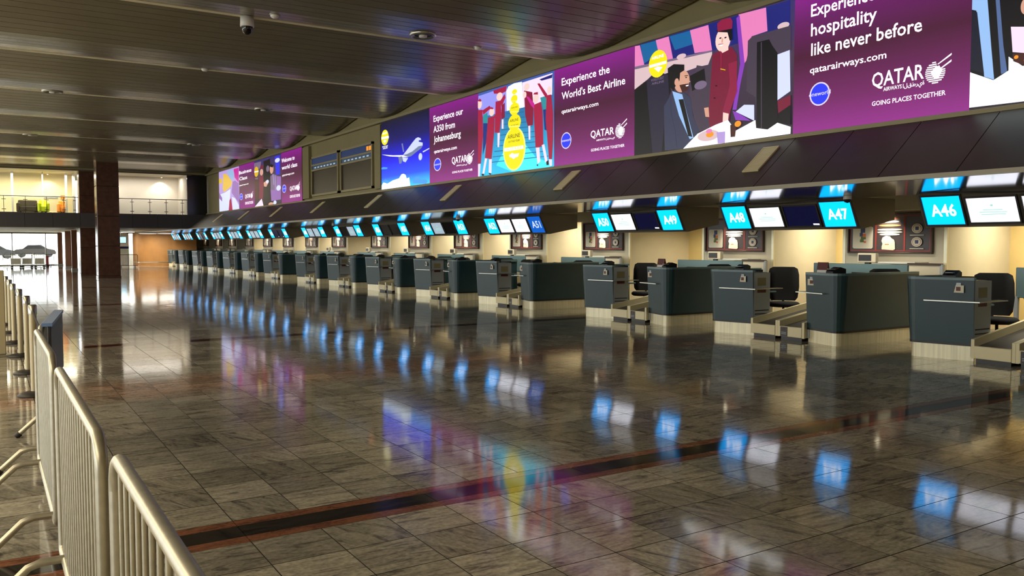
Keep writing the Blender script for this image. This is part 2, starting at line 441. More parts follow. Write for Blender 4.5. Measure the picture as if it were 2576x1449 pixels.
ART = {
 'plane': [('p','cloudhaze',[(0.0,0.328),(0.045,0.336),(0.14,0.317),(0.128,0.295),(0.0,0.305)]),('p','cloud',[(0.0,0.0),(0.0,0.063),(0.043,0.104),(0.137,0.079),(0.253,0.114),(0.388,0.13),(0.443,0.183),(0.486,0.185),(0.529,0.166),(0.55,0.112),(0.603,0.121),(0.623,0.0)]),('p','cloudhaze',[(0.675,0.027),(0.676,0.07),(0.728,0.115),(0.789,0.116),(0.828,0.069),(0.927,0.059),(0.966,0.027),(0.926,0.0)]),('p','cloudhaze',[(0.019,0.122),(0.091,0.146),(0.184,0.105),(0.113,0.082)]),('p','hull',[(0.478,0.452),(0.585,0.407),(0.648,0.413),(0.761,0.461),(0.842,0.491),(0.872,0.529),(0.872,0.564),(0.792,0.591),(0.803,0.608),(0.843,0.604),(0.833,0.631),(0.783,0.653),(0.742,0.646),(0.67,0.597),(0.586,0.531)]),('p','hullshade',[(0.478,0.452),(0.585,0.407),(0.648,0.413),(0.761,0.461),(0.842,0.491),(0.868,0.527),(0.792,0.527),(0.669,0.475),(0.564,0.454)]),('p','white',[(0.012,0.526),(0.257,0.479),(0.478,0.45),(0.585,0.407),(0.188,0.475)]),('p','hullshade',[(0.447,0.618),(0.474,0.621),(0.505,0.499),(0.479,0.491)]),('p','hullshade',[(0.38,0.436),(0.446,0.441),(0.478,0.422),(0.445,0.338),(0.401,0.336)]),('p','hull',[(0.467,0.424),(0.585,0.393),(0.531,0.342),(0.477,0.363)]),('e','hull',0.827,0.38,0.036,0.049),('p','hull',[(0.871,0.445),(0.998,0.474),(0.998,0.46),(0.881,0.429)]),('e','gold',0.086,0.769,0.083,0.114),('p','white',[(0.008,0.787),(0.173,0.777),(0.173,0.743),(0.008,0.753)]),('p','white',[(0.046,0.722),(0.086,0.733),(0.126,0.716),(0.085,0.684)]),('t','white','AIRLINE',0.032,0.817,0.141,0.847),('t','white',"WORLD'S BEST",0.025,0.625,0.155,0.645),('t','white','AIRLINE',0.037,0.6,0.143,0.618)],
 'textA': [('t','ink','Experience our',0.093,0.804,0.708,0.886),('t','ink','A350 from',0.092,0.663,0.546,0.749),('t','ink','Johannesburg',0.098,0.53,0.662,0.616),('t','ink','qatarairways.com',0.101,0.388,0.583,0.433),('e','ring',0.175,0.232,0.08,0.085),('e','globe',0.175,0.232,0.069,0.073),('t','ring','oneworld',0.105,0.222,0.245,0.252),('t','ink','QATAR',0.48,0.208,0.782,0.294),('t','ink','AIRWAYS',0.571,0.166,0.67,0.183),('t','ink','القطرية',0.676,0.166,0.786,0.183),('emblem',0.832,0.235,0.059,0.066,0.914,0.314),('t','ink','GOING PLACES TOGETHER',0.486,0.085,0.888,0.111)],
 'textB': [('t','ink','Experience the',0.104,0.82,0.716,0.897),('t','ink',"World's Best Airline",0.105,0.677,0.895,0.753),('t','ink','qatarairways.com',0.103,0.534,0.582,0.576),('e','ring',0.168,0.248,0.07,0.085),('e','globe',0.168,0.248,0.062,0.074),('t','ring','oneworld',0.098,0.238,0.238,0.268),('t','ink','QATAR',0.488,0.231,0.771,0.302),('t','ink','AIRWAYS',0.559,0.189,0.661,0.206),('t','ink','القطرية',0.668,0.189,0.781,0.206),('emblem',0.84,0.25,0.054,0.068,0.919,0.335),('t','ink','GOING PLACES TOGETHER',0.493,0.096,0.891,0.123)],
 'textC': [('t','ink','Experience',0.109,0.826,0.499,0.915),('t','ink','hospitality',0.111,0.686,0.512,0.779),('t','ink','like never before',0.114,0.546,0.758,0.637),('t','ink','qatarairways.com',0.108,0.42,0.571,0.469),('e','ring',0.175,0.261,0.066,0.084),('e','globe',0.175,0.261,0.057,0.074),('t','ring','oneworld',0.105,0.251,0.245,0.281),('t','ink','QATAR',0.493,0.242,0.774,0.339),('t','ink','AIRWAYS',0.558,0.203,0.659,0.229),('t','ink','القطرية',0.665,0.203,0.777,0.229),('emblem',0.831,0.265,0.05,0.067,0.91,0.348),('t','ink','GOING PLACES TOGETHER',0.495,0.116,0.885,0.147)],
 'textD': [('t','ink','Business',-0.01,0.802,0.812,0.88),('t','ink','Class',0.001,0.661,0.534,0.74),('t','ink','qatarairways.com',-0.005,0.53,0.614,0.564),('e','ring',0.109,0.276,0.108,0.078),('e','globe',0.109,0.276,0.095,0.068),('t','ring','oneworld',0.039,0.266,0.179,0.296),('t','ink','QATAR',0.374,0.224,0.719,0.314),('emblem',0.805,0.263,0.074,0.058,0.898,0.338),('t','ink','GOING PLACES TOGETHER',0.367,0.081,0.896,0.141)],
 'textE': [('t','ink','Welcome to',0.022,0.807,0.667,0.89),('t','ink','world class',0.03,0.666,0.786,0.749),('t','ink','qatarairways.com',0.039,0.534,0.634,0.576),('e','ring',0.136,0.282,0.1,0.081),('e','globe',0.136,0.282,0.088,0.07),('t','ring','oneworld',0.066,0.272,0.206,0.302),('t','ink','QATAR',0.421,0.221,0.772,0.307),('emblem',0.821,0.258,0.068,0.059,0.901,0.346),('t','ink','GOING PLACES TOGETHER',0.416,0.081,0.9,0.134)],
 'petals': [('p','lilac',[(0.0,1.0),(0.99,1.0),(0.978,0.0),(0.0,0.0)]),('p','gold2',[(0.231,0.927),(0.415,0.889),(0.662,0.679),(0.608,0.572),(0.268,0.469),(0.191,0.555)]),('p','gold3',[(0.0,0.832),(0.146,0.822),(0.169,0.701),(0.0,0.711)]),('p','skyblue',[(0.418,0.965),(0.647,0.975),(0.768,0.889),(0.739,0.744),(0.638,0.707)]),('p','magenta',[(0.746,0.967),(0.976,0.969),(0.964,0.617),(0.788,0.762)]),('p','violet',[(0.687,0.676),(0.81,0.685),(0.964,0.604),(0.972,0.139),(0.628,0.419)]),('p','paleblue',[(0.0,0.423),(0.294,0.453),(0.581,0.512),(0.548,0.3),(0.459,0.0),(0.0,0.0)]),('p','paleblue',[(0.649,0.316),(0.796,0.265),(0.958,0.091),(0.978,0.0),(0.662,0.0)]),('p','maroonlit',[(0.52,0.239),(0.598,0.296),(0.662,0.0),(0.484,0.0)]),('p','violet',[(0.0,0.487),(0.155,0.337),(0.152,0.245),(0.0,0.338)])],
 'lounge': [('p','brown',[(0.0,0.676),(0.17,0.637),(0.157,0.162),(0.0,0.158)]),('p','greypurple',[(0.0,0.962),(0.282,0.958),(0.237,0.819),(0.0,0.767)]),('e','gold3',0.08,0.763,0.088,0.111),('p','white',[(0.0,0.781),(0.164,0.774),(0.163,0.751),(0.0,0.758)]),('p','greypurple',[(0.013,0.635),(0.15,0.629),(0.138,0.59),(0.044,0.602)]),('p','suitred',[(0.202,0.644),(0.344,0.648),(0.361,0.556),(0.33,0.158),(0.177,0.16)]),('e','skin2',0.285,0.723,0.064,0.07),('p','suitred',[(0.217,0.822),(0.28,0.886),(0.359,0.846),(0.368,0.789)]),('p','black',[(0.372,0.944),(0.616,0.958),(0.61,0.034),(0.336,0.001)]),('e','greypurple',0.524,0.765,0.058,0.066),('p','violet',[(0.617,0.306),(0.663,0.604),(0.99,0.539),(0.979,0.078),(0.64,0.076)]),('p','blue',[(0.784,0.972),(0.962,0.968),(0.952,0.586),(0.821,0.594)]),('e','paleblue',0.873,0.883,0.086,0.045),('p','greypurple',[(0.615,0.589),(0.72,0.629),(0.848,0.579),(0.822,0.284),(0.627,0.305)]),('p','lilac',[(0.701,0.621),(0.723,0.618),(0.751,0.399),(0.733,0.401)]),('p','lilac',[(0.775,0.589),(0.793,0.587),(0.804,0.286),(0.785,0.288)]),('e','skin2',0.666,0.733,0.066,0.094),('p','black',[(0.593,0.82),(0.651,0.844),(0.734,0.809),(0.705,0.76),(0.611,0.796)]),('p','pinkwhite',[(0.0,0.0),(0.28,0.157),(0.345,0.0)]),('e','skin2',0.629,0.011,0.094,0.038),('e','paleblue',0.77,0.032,0.055,0.043),('e','paleblue',0.904,0.318,0.076,0.055),('p','skin2',[(0.369,0.488),(0.469,0.52),(0.565,0.487),(0.465,0.389),(0.377,0.41)]),('e','paleblue',0.507,0.494,0.054,0.039)],
 'stairs': [('p','lavender',[(0.0,0.968),(0.209,0.975),(0.409,0.985),(0.409,0.705),(0.068,0.706),(0.0,0.784)]),('p','white',[(0.403,0.928),(0.43,0.975),(0.505,0.992),(0.608,0.983),(0.629,0.698),(0.409,0.705)]),('p','pinkwhite',[(0.613,0.973),(0.98,0.979),(0.976,0.756),(0.826,0.698),(0.629,0.698)]),('p','navy',[(0.826,0.953),(0.98,0.966),(0.976,0.93),(0.854,0.932)]),('p','maroonlit',[(0.22,0.981),(0.409,0.988),(0.398,0.929),(0.332,0.918),(0.231,0.942)]),('p','teal',[(0.068,0.725),(0.139,0.748),(0.139,0.617),(0.074,0.629)]),('p','teal',[(0.836,0.755),(0.921,0.76),(0.926,0.617),(0.874,0.619)]),('p','deepblue',[(0.074,0.629),(0.15,0.614),(0.115,0.385),(0.067,0.25)]),('p','deepblue',[(0.874,0.619),(0.916,0.619),(0.931,0.381),(0.889,0.405)]),('p','cyanlit',[(0.264,0.102),(0.398,0.295),(0.649,0.291),(0.789,0.122),(0.941,0.051),(0.95,0.0),(0.484,0.002)]),('p','stepline',[(0.409,0.678),(0.639,0.651),(0.639,0.643),(0.409,0.67)]),('p','stepline',[(0.385,0.621),(0.673,0.59),(0.673,0.582),(0.385,0.613)]),('p','stepline',[(0.36,0.564),(0.707,0.53),(0.707,0.522),(0.36,0.556)]),('p','stepline',[(0.336,0.507),(0.741,0.47),(0.741,0.462),(0.336,0.498)]),('p','stepline',[(0.312,0.448),(0.775,0.41),(0.775,0.402),(0.312,0.44)]),('p','stepline',[(0.287,0.39),(0.808,0.351),(0.808,0.344),(0.287,0.382)]),('p','stepline',[(0.262,0.331),(0.84,0.293),(0.84,0.285),(0.262,0.323)]),('p','stepline',[(0.237,0.272),(0.873,0.235),(0.873,0.227),(0.237,0.263)]),('p','stepline',[(0.212,0.212),(0.905,0.178),(0.905,0.17),(0.212,0.204)]),('p','stepline',[(0.187,0.152),(0.937,0.121),(0.937,0.113),(0.187,0.143)]),('e','goldrim',0.51,0.259,0.148,0.246),('e','gold',0.515,0.896,0.034,0.029),('p','goldrim',[(0.485,0.891),(0.545,0.878),(0.544,0.875),(0.486,0.887)]),('e','gold',0.512,0.817,0.044,0.046),('p','goldrim',[(0.472,0.805),(0.551,0.79),(0.549,0.785),(0.474,0.799)]),('e','gold',0.515,0.705,0.065,0.07),('p','goldrim',[(0.456,0.686),(0.573,0.666),(0.57,0.659),(0.459,0.677)]),('e','gold',0.515,0.553,0.084,0.093),('p','goldrim',[(0.439,0.526),(0.59,0.504),(0.586,0.493),(0.443,0.513)]),('t','darkink','AIRLINE',0.452,0.566,0.567,0.597),('t','darkink','OF THE YEAR',0.468,0.518,0.567,0.531),('t','darkink','AIRLINE',0.473,0.714,0.557,0.729),('e','gold',0.51,0.259,0.133,0.231),('t','darkink','AIRLINE',0.425,0.381,0.588,0.426),('t','darkink','OF THE YEAR',0.435,0.334,0.588,0.357),('p','white',[(0.379,0.284),(0.631,0.278),(0.634,0.24),(0.384,0.244)]),('t','gold','SKYTRAX',0.397,0.249,0.619,0.276),('p','white',[(0.446,0.192),(0.484,0.214),(0.515,0.2),(0.578,0.196),(0.562,0.162),(0.531,0.158),(0.505,0.142),(0.478,0.165),(0.457,0.17)]),('p','maroonlit',[(0.0,0.8),(0.068,0.791),(0.077,0.486),(0.043,0.149),(0.0,0.156),(0.0,0.552)]),('e','face',0.023,0.866,0.036,0.055),('p','maroonlit',[(0.0,0.907),(0.027,0.935),(0.054,0.906),(0.047,0.891)]),('p','pinkwhite',[(0.0,0.151),(0.037,0.149),(0.025,0.0),(0.0,0.0)]),('p','maroonlit',[(0.068,0.782),(0.174,0.815),(0.197,0.783),(0.08,0.727)]),('p','maroonlit',[(0.26,0.843),(0.332,0.84),(0.341,0.669),(0.315,0.473),(0.248,0.485),(0.254,0.687)]),('e','face',0.315,0.89,0.042,0.046),('p','maroonlit',[(0.327,0.837),(0.387,0.904),(0.398,0.857),(0.343,0.76)]),('p','pinkwhite',[(0.287,0.473),(0.321,0.472),(0.309,0.308),(0.287,0.312)]),('p','pinkwhite',[(0.348,0.618),(0.37,0.618),(0.37,0.509),(0.345,0.513)]),('p','maroonlit2',[(0.343,0.778),(0.389,0.804),(0.389,0.632),(0.341,0.624)]),('p','maroonlit',[(0.151,0.68),(0.248,0.679),(0.242,0.504),(0.202,0.183),(0.106,0.21),(0.136,0.523)]),('e','face',0.206,0.734,0.036,0.047),('p','maroonlit',[(0.18,0.777),(0.203,0.795),(0.231,0.775),(0.225,0.762)]),('p','maroonlit',[(0.237,0.681),(0.321,0.765),(0.343,0.728),(0.259,0.64)]),('p','pinkwhite',[(0.106,0.207),(0.138,0.198),(0.096,0.023),(0.067,0.026)]),('p','pinkwhite',[(0.167,0.184),(0.207,0.184),(0.201,0.016),(0.161,0.03)]),('p','black',[(0.055,0.028),(0.091,0.024),(0.09,0.0),(0.061,0.003)]),('p','black',[(0.161,0.025),(0.201,0.016),(0.196,0.0),(0.167,0.006)]),('p','maroonlit2',[(0.644,0.878),(0.748,0.835),(0.763,0.669),(0.757,0.476),(0.689,0.48),(0.659,0.604)]),('e','face',0.679,0.909,0.036,0.039),('p','pinkwhite',[(0.699,0.479),(0.724,0.478),(0.725,0.327),(0.705,0.326)]),('p','maroonlit',[(0.763,0.694),(0.855,0.708),(0.874,0.594),(0.884,0.253),(0.846,0.224),(0.788,0.23),(0.773,0.495)]),('e','face',0.795,0.756,0.033,0.05),('p','maroonlit',[(0.76,0.807),(0.773,0.823),(0.816,0.821),(0.818,0.793)]),('p','magenta',[(0.669,0.811),(0.704,0.794),(0.773,0.709),(0.773,0.649),(0.734,0.692)]),('e','face',0.654,0.828,0.022,0.035),('p','pinkwhite',[(0.793,0.225),(0.837,0.223),(0.847,0.072),(0.816,0.048)]),('p','pinkwhite',[(0.865,0.244),(0.896,0.247),(0.936,0.06),(0.908,0.051)]),('p','black',[(0.799,0.039),(0.823,0.047),(0.82,0.021)]),('p','black',[(0.918,0.058),(0.943,0.076),(0.95,0.023),(0.922,0.021)]),('p','maroonlit',[(0.921,0.76),(0.976,0.756),(1.0,0.55),(1.0,0.283),(0.987,0.078),(0.95,0.083),(0.931,0.296),(0.912,0.51)]),('p','maroonlit',[(0.811,0.91),(0.837,0.909),(0.93,0.767),(0.916,0.728),(0.874,0.797)]),('e','face',0.953,0.807,0.024,0.04),('p','pinkwhite',[(0.95,0.079),(0.987,0.074),(0.987,0.01),(0.96,0.006)])],
 'cabin': [('p','navy',[(0.0,1.0),(0.976,0.992),(0.979,0.769),(0.864,0.778),(0.539,0.77),(0.0,0.797)]),('p','tealblue',[(0.043,0.995),(0.157,0.991),(0.174,0.902),(0.102,0.832),(0.068,0.816)]),('p','tealblue',[(0.255,0.992),(0.4,0.989),(0.419,0.868),(0.293,0.861)]),('p','rose',[(0.0,0.998),(0.038,0.993),(0.074,0.801),(0.0,0.804)]),('p','rose',[(0.157,0.995),(0.25,0.994),(0.284,0.773),(0.197,0.768)]),('p','rose',[(0.395,0.991),(0.513,0.99),(0.539,0.774),(0.427,0.789)]),('p','rose',[(0.696,1.0),(0.849,0.99),(0.859,0.809),(0.772,0.801),(0.744,0.622),(0.731,0.603)]),('p','purple',[(0.683,0.977),(0.702,0.993),(0.735,0.601),(0.711,0.442),(0.691,0.253),(0.668,0.259),(0.709,0.61)]),('p','beige',[(0.0,0.8),(0.539,0.77),(0.54,0.664),(0.453,0.667),(0.0,0.603)]),('p','greypurple',[(0.0,0.811),(0.539,0.776),(0.539,0.761),(0.0,0.786)]),('e','beige',0.339,0.791,0.032,0.023),('e','beige',0.943,0.816,0.031,0.025),('p','black',[(0.0,0.603),(0.103,0.669),(0.247,0.68),(0.27,0.515),(0.238,0.418),(0.252,0.0),(0.003,0.0)]),('p','seat',[(0.092,0.659),(0.159,0.72),(0.247,0.666),(0.26,0.439),(0.233,0.366),(0.209,0.0),(0.142,0.0),(0.105,0.451)]),('p','aislegrey',[(0.443,0.683),(0.511,0.649),(0.548,0.767),(0.557,0.312),(0.535,0.143),(0.448,0.123),(0.395,0.455)]),('p','black',[(0.398,0.608),(0.492,0.642),(0.503,0.526),(0.415,0.475)]),('e','greypurple',0.469,0.511,0.04,0.035),('e','gold',0.175,0.782,0.067,0.12),('p','white',[(0.114,0.788),(0.235,0.789),(0.236,0.765),(0.114,0.763)]),('p','white',[(0.148,0.75),(0.176,0.758),(0.209,0.742),(0.181,0.706)]),('t','white','AIRLINE',0.13,0.83,0.219,0.857),('t','greypurple',"WORLD'S BEST",0.126,0.638,0.22,0.66),('t','greypurple','AIRLINE',0.132,0.607,0.221,0.627),('p','suit',[(0.222,0.395),(0.272,0.488),(0.343,0.495),(0.405,0.427),(0.422,0.269),(0.468,0.107),(0.438,0.061),(0.363,0.0),(0.231,0.007)]),('p','shirt',[(0.28,0.512),(0.349,0.467),(0.381,0.304),(0.428,0.082),(0.403,0.074),(0.329,0.29)]),('p','black',[(0.325,0.428),(0.357,0.424),(0.42,0.09),(0.393,0.102)]),('e','skin2',0.345,0.579,0.052,0.094),('p','black',[(0.253,0.572),(0.247,0.719),(0.289,0.742),(0.362,0.715),(0.362,0.667),(0.334,0.653),(0.33,0.589),(0.301,0.546),(0.291,0.509)]),('p','brown',[(0.33,0.55),(0.353,0.55),(0.392,0.546),(0.386,0.496),(0.349,0.484)]),('e','black',0.375,0.602,0.006,0.005),('p','brown',[(0.363,0.621),(0.387,0.619),(0.387,0.612),(0.365,0.614)]),('p','skin2',[(0.388,0.591),(0.404,0.557),(0.39,0.553)]),('p','white',[(0.372,0.535),(0.392,0.535),(0.39,0.526),(0.376,0.526)]),('e','skin2',0.311,0.582,0.015,0.031),('p','suit',[(0.272,0.462),(0.249,0.388),(0.262,0.174),(0.316,0.032),(0.304,0.165),(0.273,0.33)]),('p','suitred',[(0.544,0.737),(0.595,0.757),(0.659,0.759),(0.692,0.687),(0.69,0.448),(0.659,0.263),(0.647,0.132),(0.535,0.143),(0.523,0.221),(0.532,0.443)]),('p','suitred2',[(0.642,0.631),(0.693,0.639),(0.695,0.399),(0.648,0.215),(0.609,0.251),(0.653,0.459)]),('p','face',[(0.614,0.25),(0.648,0.232),(0.64,0.097),(0.611,0.097)]),('p','skin2',[(0.495,0.315),(0.524,0.314),(0.529,0.232),(0.505,0.24)]),('p','face',[(0.585,0.784),(0.64,0.777),(0.641,0.741),(0.604,0.729)]),('e','face',0.608,0.835,0.046,0.095),('e','black',0.592,0.853,0.007,0.006),('e','black',0.623,0.846,0.007,0.006),('p','skin2',[(0.601,0.846),(0.609,0.847),(0.607,0.811),(0.598,0.814)]),('p','white',[(0.583,0.802),(0.609,0.8),(0.604,0.788),(0.589,0.79)]),('p','black',[(0.565,0.92),(0.593,0.946),(0.661,0.932),(0.665,0.814),(0.649,0.81),(0.635,0.882),(0.58,0.906)]),('p','suitred2',[(0.572,0.979),(0.602,0.998),(0.652,0.992),(0.664,0.961),(0.662,0.902),(0.575,0.913)]),('p','maroonlit',[(0.58,0.808),(0.611,0.804),(0.609,0.799),(0.582,0.801)]),('p','suitred2',[(0.593,0.751),(0.604,0.735),(0.602,0.571),(0.597,0.573)]),('p','black',[(0.566,0.483),(0.577,0.478),(0.575,0.468),(0.565,0.474)]),('p','black',[(0.556,0.387),(0.568,0.382),(0.566,0.372),(0.556,0.377)]),('p','gold3',[(0.596,0.609),(0.626,0.59),(0.626,0.583),(0.596,0.6)]),('p','aislegrey',[(0.755,0.772),(0.78,0.798),(0.983,0.801),(0.985,0.622),(0.914,0.612),(0.807,0.718),(0.809,0.086),(0.803,0.322),(0.751,0.383)]),('p','black',[(0.806,0.742),(0.872,0.741),(0.889,0.689),(0.918,0.622),(0.924,0.085),(0.872,0.062),(0.809,0.086)]),('p','aislegrey',[(0.827,0.734),(0.833,0.734),(0.84,0.073),(0.835,0.075)]),('p','paleblue',[(0.918,0.611),(0.981,0.623),(0.988,0.319),(0.922,0.268)]),('p','suitred',[(0.922,0.263),(0.989,0.29),(0.99,0.217),(0.927,0.17)]),('p','black',[(0.927,0.17),(0.99,0.217),(0.991,0.071),(0.924,0.097)]),('p','paleblue',[(0.691,0.237),(0.739,0.28),(0.796,0.265),(0.798,0.142)]),('p','purple',[(0.673,0.248),(0.7,0.229),(0.779,0.146),(0.691,0.171)]),('p','white',[(0.363,0.0),(0.458,0.109),(0.573,0.16),(0.646,0.181),(0.692,0.086),(0.804,0.146),(0.809,0.083),(0.872,0.059),(0.924,0.099),(0.993,0.054),(0.992,0.003)]),('e','beige',0.526,0.08,0.069,0.045),('e','orangefood',0.536,0.087,0.024,0.023),('e','rose',0.531,0.117,0.02,0.018),('p','lilac',[(0.578,0.097),(0.631,0.093),(0.63,0.001),(0.586,0.003)]),('p','brown',[(0.66,0.139),(0.698,0.139),(0.69,0.039),(0.663,0.041)]),('e','orangefood',0.705,0.138,0.019,0.024)],
 'table': [('p','black',[(0.0,0.67),(0.404,0.609),(0.416,0.0),(0.0,0.017)]),('p','shirt',[(0.0,0.693),(0.05,0.664),(0.057,0.548),(0.068,0.363),(0.081,0.16),(0.048,0.188),(0.015,0.592),(0.0,0.604)]),('p','steel',[(0.077,0.652),(0.09,0.646),(0.108,0.349),(0.123,0.193),(0.103,0.187)]),('p','navyblack',[(0.0,0.595),(0.018,0.582),(0.047,0.206),(0.0,0.247)]),('p','paleblue2',[(0.0,0.228),(0.079,0.158),(0.127,0.2),(0.126,0.281),(0.17,0.213),(0.413,0.161),(0.416,0.0),(0.0,0.015)]),('p','pinkwhite',[(0.13,0.452),(0.176,0.434),(0.237,0.381),(0.239,0.26),(0.172,0.287),(0.138,0.303)]),('p','brown',[(0.138,0.294),(0.172,0.287),(0.239,0.251),(0.24,0.182),(0.173,0.217),(0.141,0.249)]),('e','orangefood',0.15,0.27,0.007,0.011),('e','orangefood',0.184,0.244,0.01,0.013),('e','skin2',0.176,0.552,0.017,0.048)],
}

# ---------------------------------------------------------------- dimensions
XB = 10.15          # plane of the backlit sheets on the right wall
T = 0.39            # floor tile
MODS = [(7.15, 46, 'wwx'), (11.0, 48, 'wdx'), (14.85, 50, 'wdx'), (19.6, 52, 'wwy'), (23.45, 54, 'pbx'), (27.3, 56, 'bbx'), (31.15, 58, 'bpx'), (35.0, 60, 'ppx'),
        (39.9, 62, 'ddx'), (43.85, 64, 'ppx'), (47.8, 66, 'ppx'), (51.8, 68, 'ppx'), (55.9, 70, 'idx'), (60.3, 72, 'ppx'), (64.2, 74, 'ppx'), (68.4, 76, 'iix')]

# ---------------------------------------------------------------- floor
fl = structure('floor', MB().box(-14, 17.2, -9, 70.6, -0.3, -0.012), M['grout'])
Y0 = 4.505
fwv = Vector((sin(YAW) * cos(PITCH), cos(YAW) * cos(PITCH), -sin(PITCH))); rtv = Vector((cos(YAW), -sin(YAW), 0)); upv = rtv.cross(fwv)
def in_view(x, y, z=0.0, pad=60):
    d = Vector((x, y, z - 1.6)); k = d.dot(fwv)
    if k < 0.2: return False
    px = 1288 + 2113 * d.dot(rtv) / k; py = 724.5 - 2113 * d.dot(upv) / k
    return -pad < px < 2576 + pad and -pad < py < 1449 + pad
cells = []
for r in range(-30, 169):
    if r % 25 == 0: continue
    for c in range(-39, 40):
        x = 1.17 + T * c; y = Y0 + T * r
        cells.append((x + T / 2, y + T / 2))
vis = sorted([c for c in cells if in_view(*c)], key=lambda c: c[0] ** 2 + c[1] ** 2)[:300]
near = set(vis)
def tile_geo(mb, cx, cy, tx=0.0, ty=0.0):
    a = T / 2 - 0.0022; b = T / 2 - 0.0032
    def zz(x, y, z): return z + x * tx + y * ty
    q = [(-a, -a), (a, -a), (a, a), (-a, a)]; p = [(-b, -b), (b, -b), (b, b), (-b, b)]
    mb.loft([[(cx + x, cy + y, -0.02) for x, y in q], [(cx + x, cy + y, zz(x, y, -0.0012)) for x, y in q], [(cx + x, cy + y, zz(x, y, 0.0)) for x, y in p]], 1, False, True, False)
    mb.add([(cx + x, cy + y, zz(x, y, 0.0)) for x, y in p], [(0, 1, 2, 3)])
tm = MB(); tile_geo(tm, 0, 0); tile_me = tm.mesh('floor_tile', [M['tile'], M['grout']])
rnd = random.Random(3)
for c in vis:
    o = link('floor_tile', tile_me, fl, (c[0], c[1], 0))
    o.rotation_euler = (rnd.gauss(0, 0.0007), rnd.gauss(0, 0.0007), 0)
tm = MB(); seeds = []
for c in cells:
    if c in near: continue
    n = len(tm.f); tile_geo(tm, c[0], c[1], rnd.gauss(0, 0.0007), rnd.gauss(0, 0.0007))
    seeds += [rnd.random()] * (len(tm.f) - n)
o = tm.build('floor_tile_field', [M['tile'], M['grout']], fl); o['kind'] = 'stuff'
a_ = o.data.attributes.new('seed', 'FLOAT', 'FACE'); a_.data.foreach_set('value', seeds)
def strip_mesh(w, mt):
    a = 3 * T / 2 - 0.002
    return MB().box(-a, a, -w / 2 + .0015, w / 2 - .0015, -0.02, 0.0).mesh('border_strip', mt)
sp_, sd_ = strip_mesh(0.10, M['pink']), strip_mesh(0.19, M['dark'])
for k in range(-1, 7):
    yb = Y0 + 9.75 * k
    if k < 0 or k > 3:
        mb = MB(); mb.box(-14, 17, yb, yb + .1, -.02, 0, 0); mb.box(-14, 17, yb + .1, yb + .29, -.02, 0, 1); mb.box(-14, 17, yb + .29, yb + .39, -.02, 0, 0)
        mb.build('border_strip', [M['pink'], M['dark']], fl); continue
    for c in range(-3, 13):
        x = 1.17 + 3 * T * c + 1.5 * T
        link('pink_border_strip', sp_, fl, (x, yb + .05, 0)); link('dark_border_strip', sd_, fl, (x, yb + .195, 0)); link('pink_border_strip', sp_, fl, (x, yb + .34, 0))

# ---------------------------------------------------------------- ceiling: shallow waves of metal slats
LIPZ, BAY = 5.44, 4.875
def prof(s):
    P_ = [(0, .31), (.14, .20), (.3, .10), (.45, -.01), (.62, -.11), (.8, -.115), (.92, -.065), (1, 0)]
    for (a, za), (b, zb) in zip(P_, P_[1:]):
        if s <= b: return za + (zb - za) * (s - a) / (b - a)
    return 0
LIPS = [14.6 + BAY * k for k in range(-4, 8)]
def ceil_z(y):
    s = ((y - 14.6) / BAY) % 1.0
    return LIPZ + prof(s)
ce = structure('ceiling', MB().box(-14, 10.2, -9, 49, 6.06, 6.2), M['ceil_dark'])
NS = 20
for i in range(NS):
    s0 = i / NS; s1 = (i + 1) / NS; w = 1.0 / NS * 0.035
    y0 = -BAY + BAY * (s0 + w); y1 = -BAY + BAY * (s1 - w); z0 = prof(s0 + w); z1 = prof(s1 - w)
    m = MB().hexa([(-12.1, y0, z0), (12.1, y0, z0), (12.1, y1, z1), (-12.1, y1, z1), (-12.1, y0, z0 + .02), (12.1, y0, z0 + .02), (12.1, y1, z1 + .02), (-12.1, y1, z1 + .02)]).mesh('ceiling_slat', M['ceil'])
    for yl in LIPS: link('ceiling_slat', m, ce, (-1.95, yl, LIPZ))
lm = MB().box(-12.1, 12.1, .0, .03, .0, .34).tube([(-12.1, .005, .0), (12.1, .005, .0)], .03, 16).mesh('ceiling_lip', M['lip'])
for yl in LIPS: link('ceiling_lip', lm, ce, (-1.95, yl, LIPZ))

# ---------------------------------------------------------------- walls
structure('wall_left', MB().box(-14.2, -14, -9, 70.4, 0, 6.2), M['olive'])
structure('wall_near', MB().box(-14, 17.2, -9.2, -9, 0, 6.2), M['olive'])
wr = MB(); wr.box(XB + .08, XB + .3, -9, 47.5, 3.12, 6.2)
structure('wall_right', wr, M['olive'])
structure('trim_1', MB().box(XB - .05, XB + .08, -9, 47, 5.2, 5.27), M['olive_l'])
structure('trim_2', MB().box(XB - .02, XB + .08, -9, 47, 3.13, 3.2), M['olive_l'])
structure('wall_back', MB().box(16.5, 16.7, -9, 69.9, 0, 2.7), M['yellow'])
structure('wall_over_back', MB().box(16.9, 17.2, -9, 70.4, 0, 6.2), M['olive'])
structure('roof', MB().box(-14, 17.2, -9.2, 70.4, 6.25, 6.4), M['ceil_dark'])
so = MB()
so.hexa([(9.22, -9, 2.365), (11.35, -9, 2.30), (11.35, 69.9, 2.30), (9.22, 69.9, 2.365), (9.22, -9, 2.40), (11.35, -9, 2.34), (11.35, 69.9, 2.34), (9.22, 69.9, 2.40)])
so.box(11.31, 11.35, -9, 69.9, 2.34, 2.7)
so.box(11.35, 16.9, -9, 69.9, 2.66, 2.70)
structure('soffit', so, M['soffit'])
structure('bulkhead', MB().box(14.08, 14.3, -9, 69.9, 2.2, 2.66), M['cream'])
pier = MB(); pier.box(14.4, 16.5, -1.05, 1.05, 0, 2.66)
pme = pier.mesh('wall_pier', M['cream'])
tme = MB().box(-.012, .03, -.03, .03, 0, 2.66).mesh('corner_trim', M['corner'])
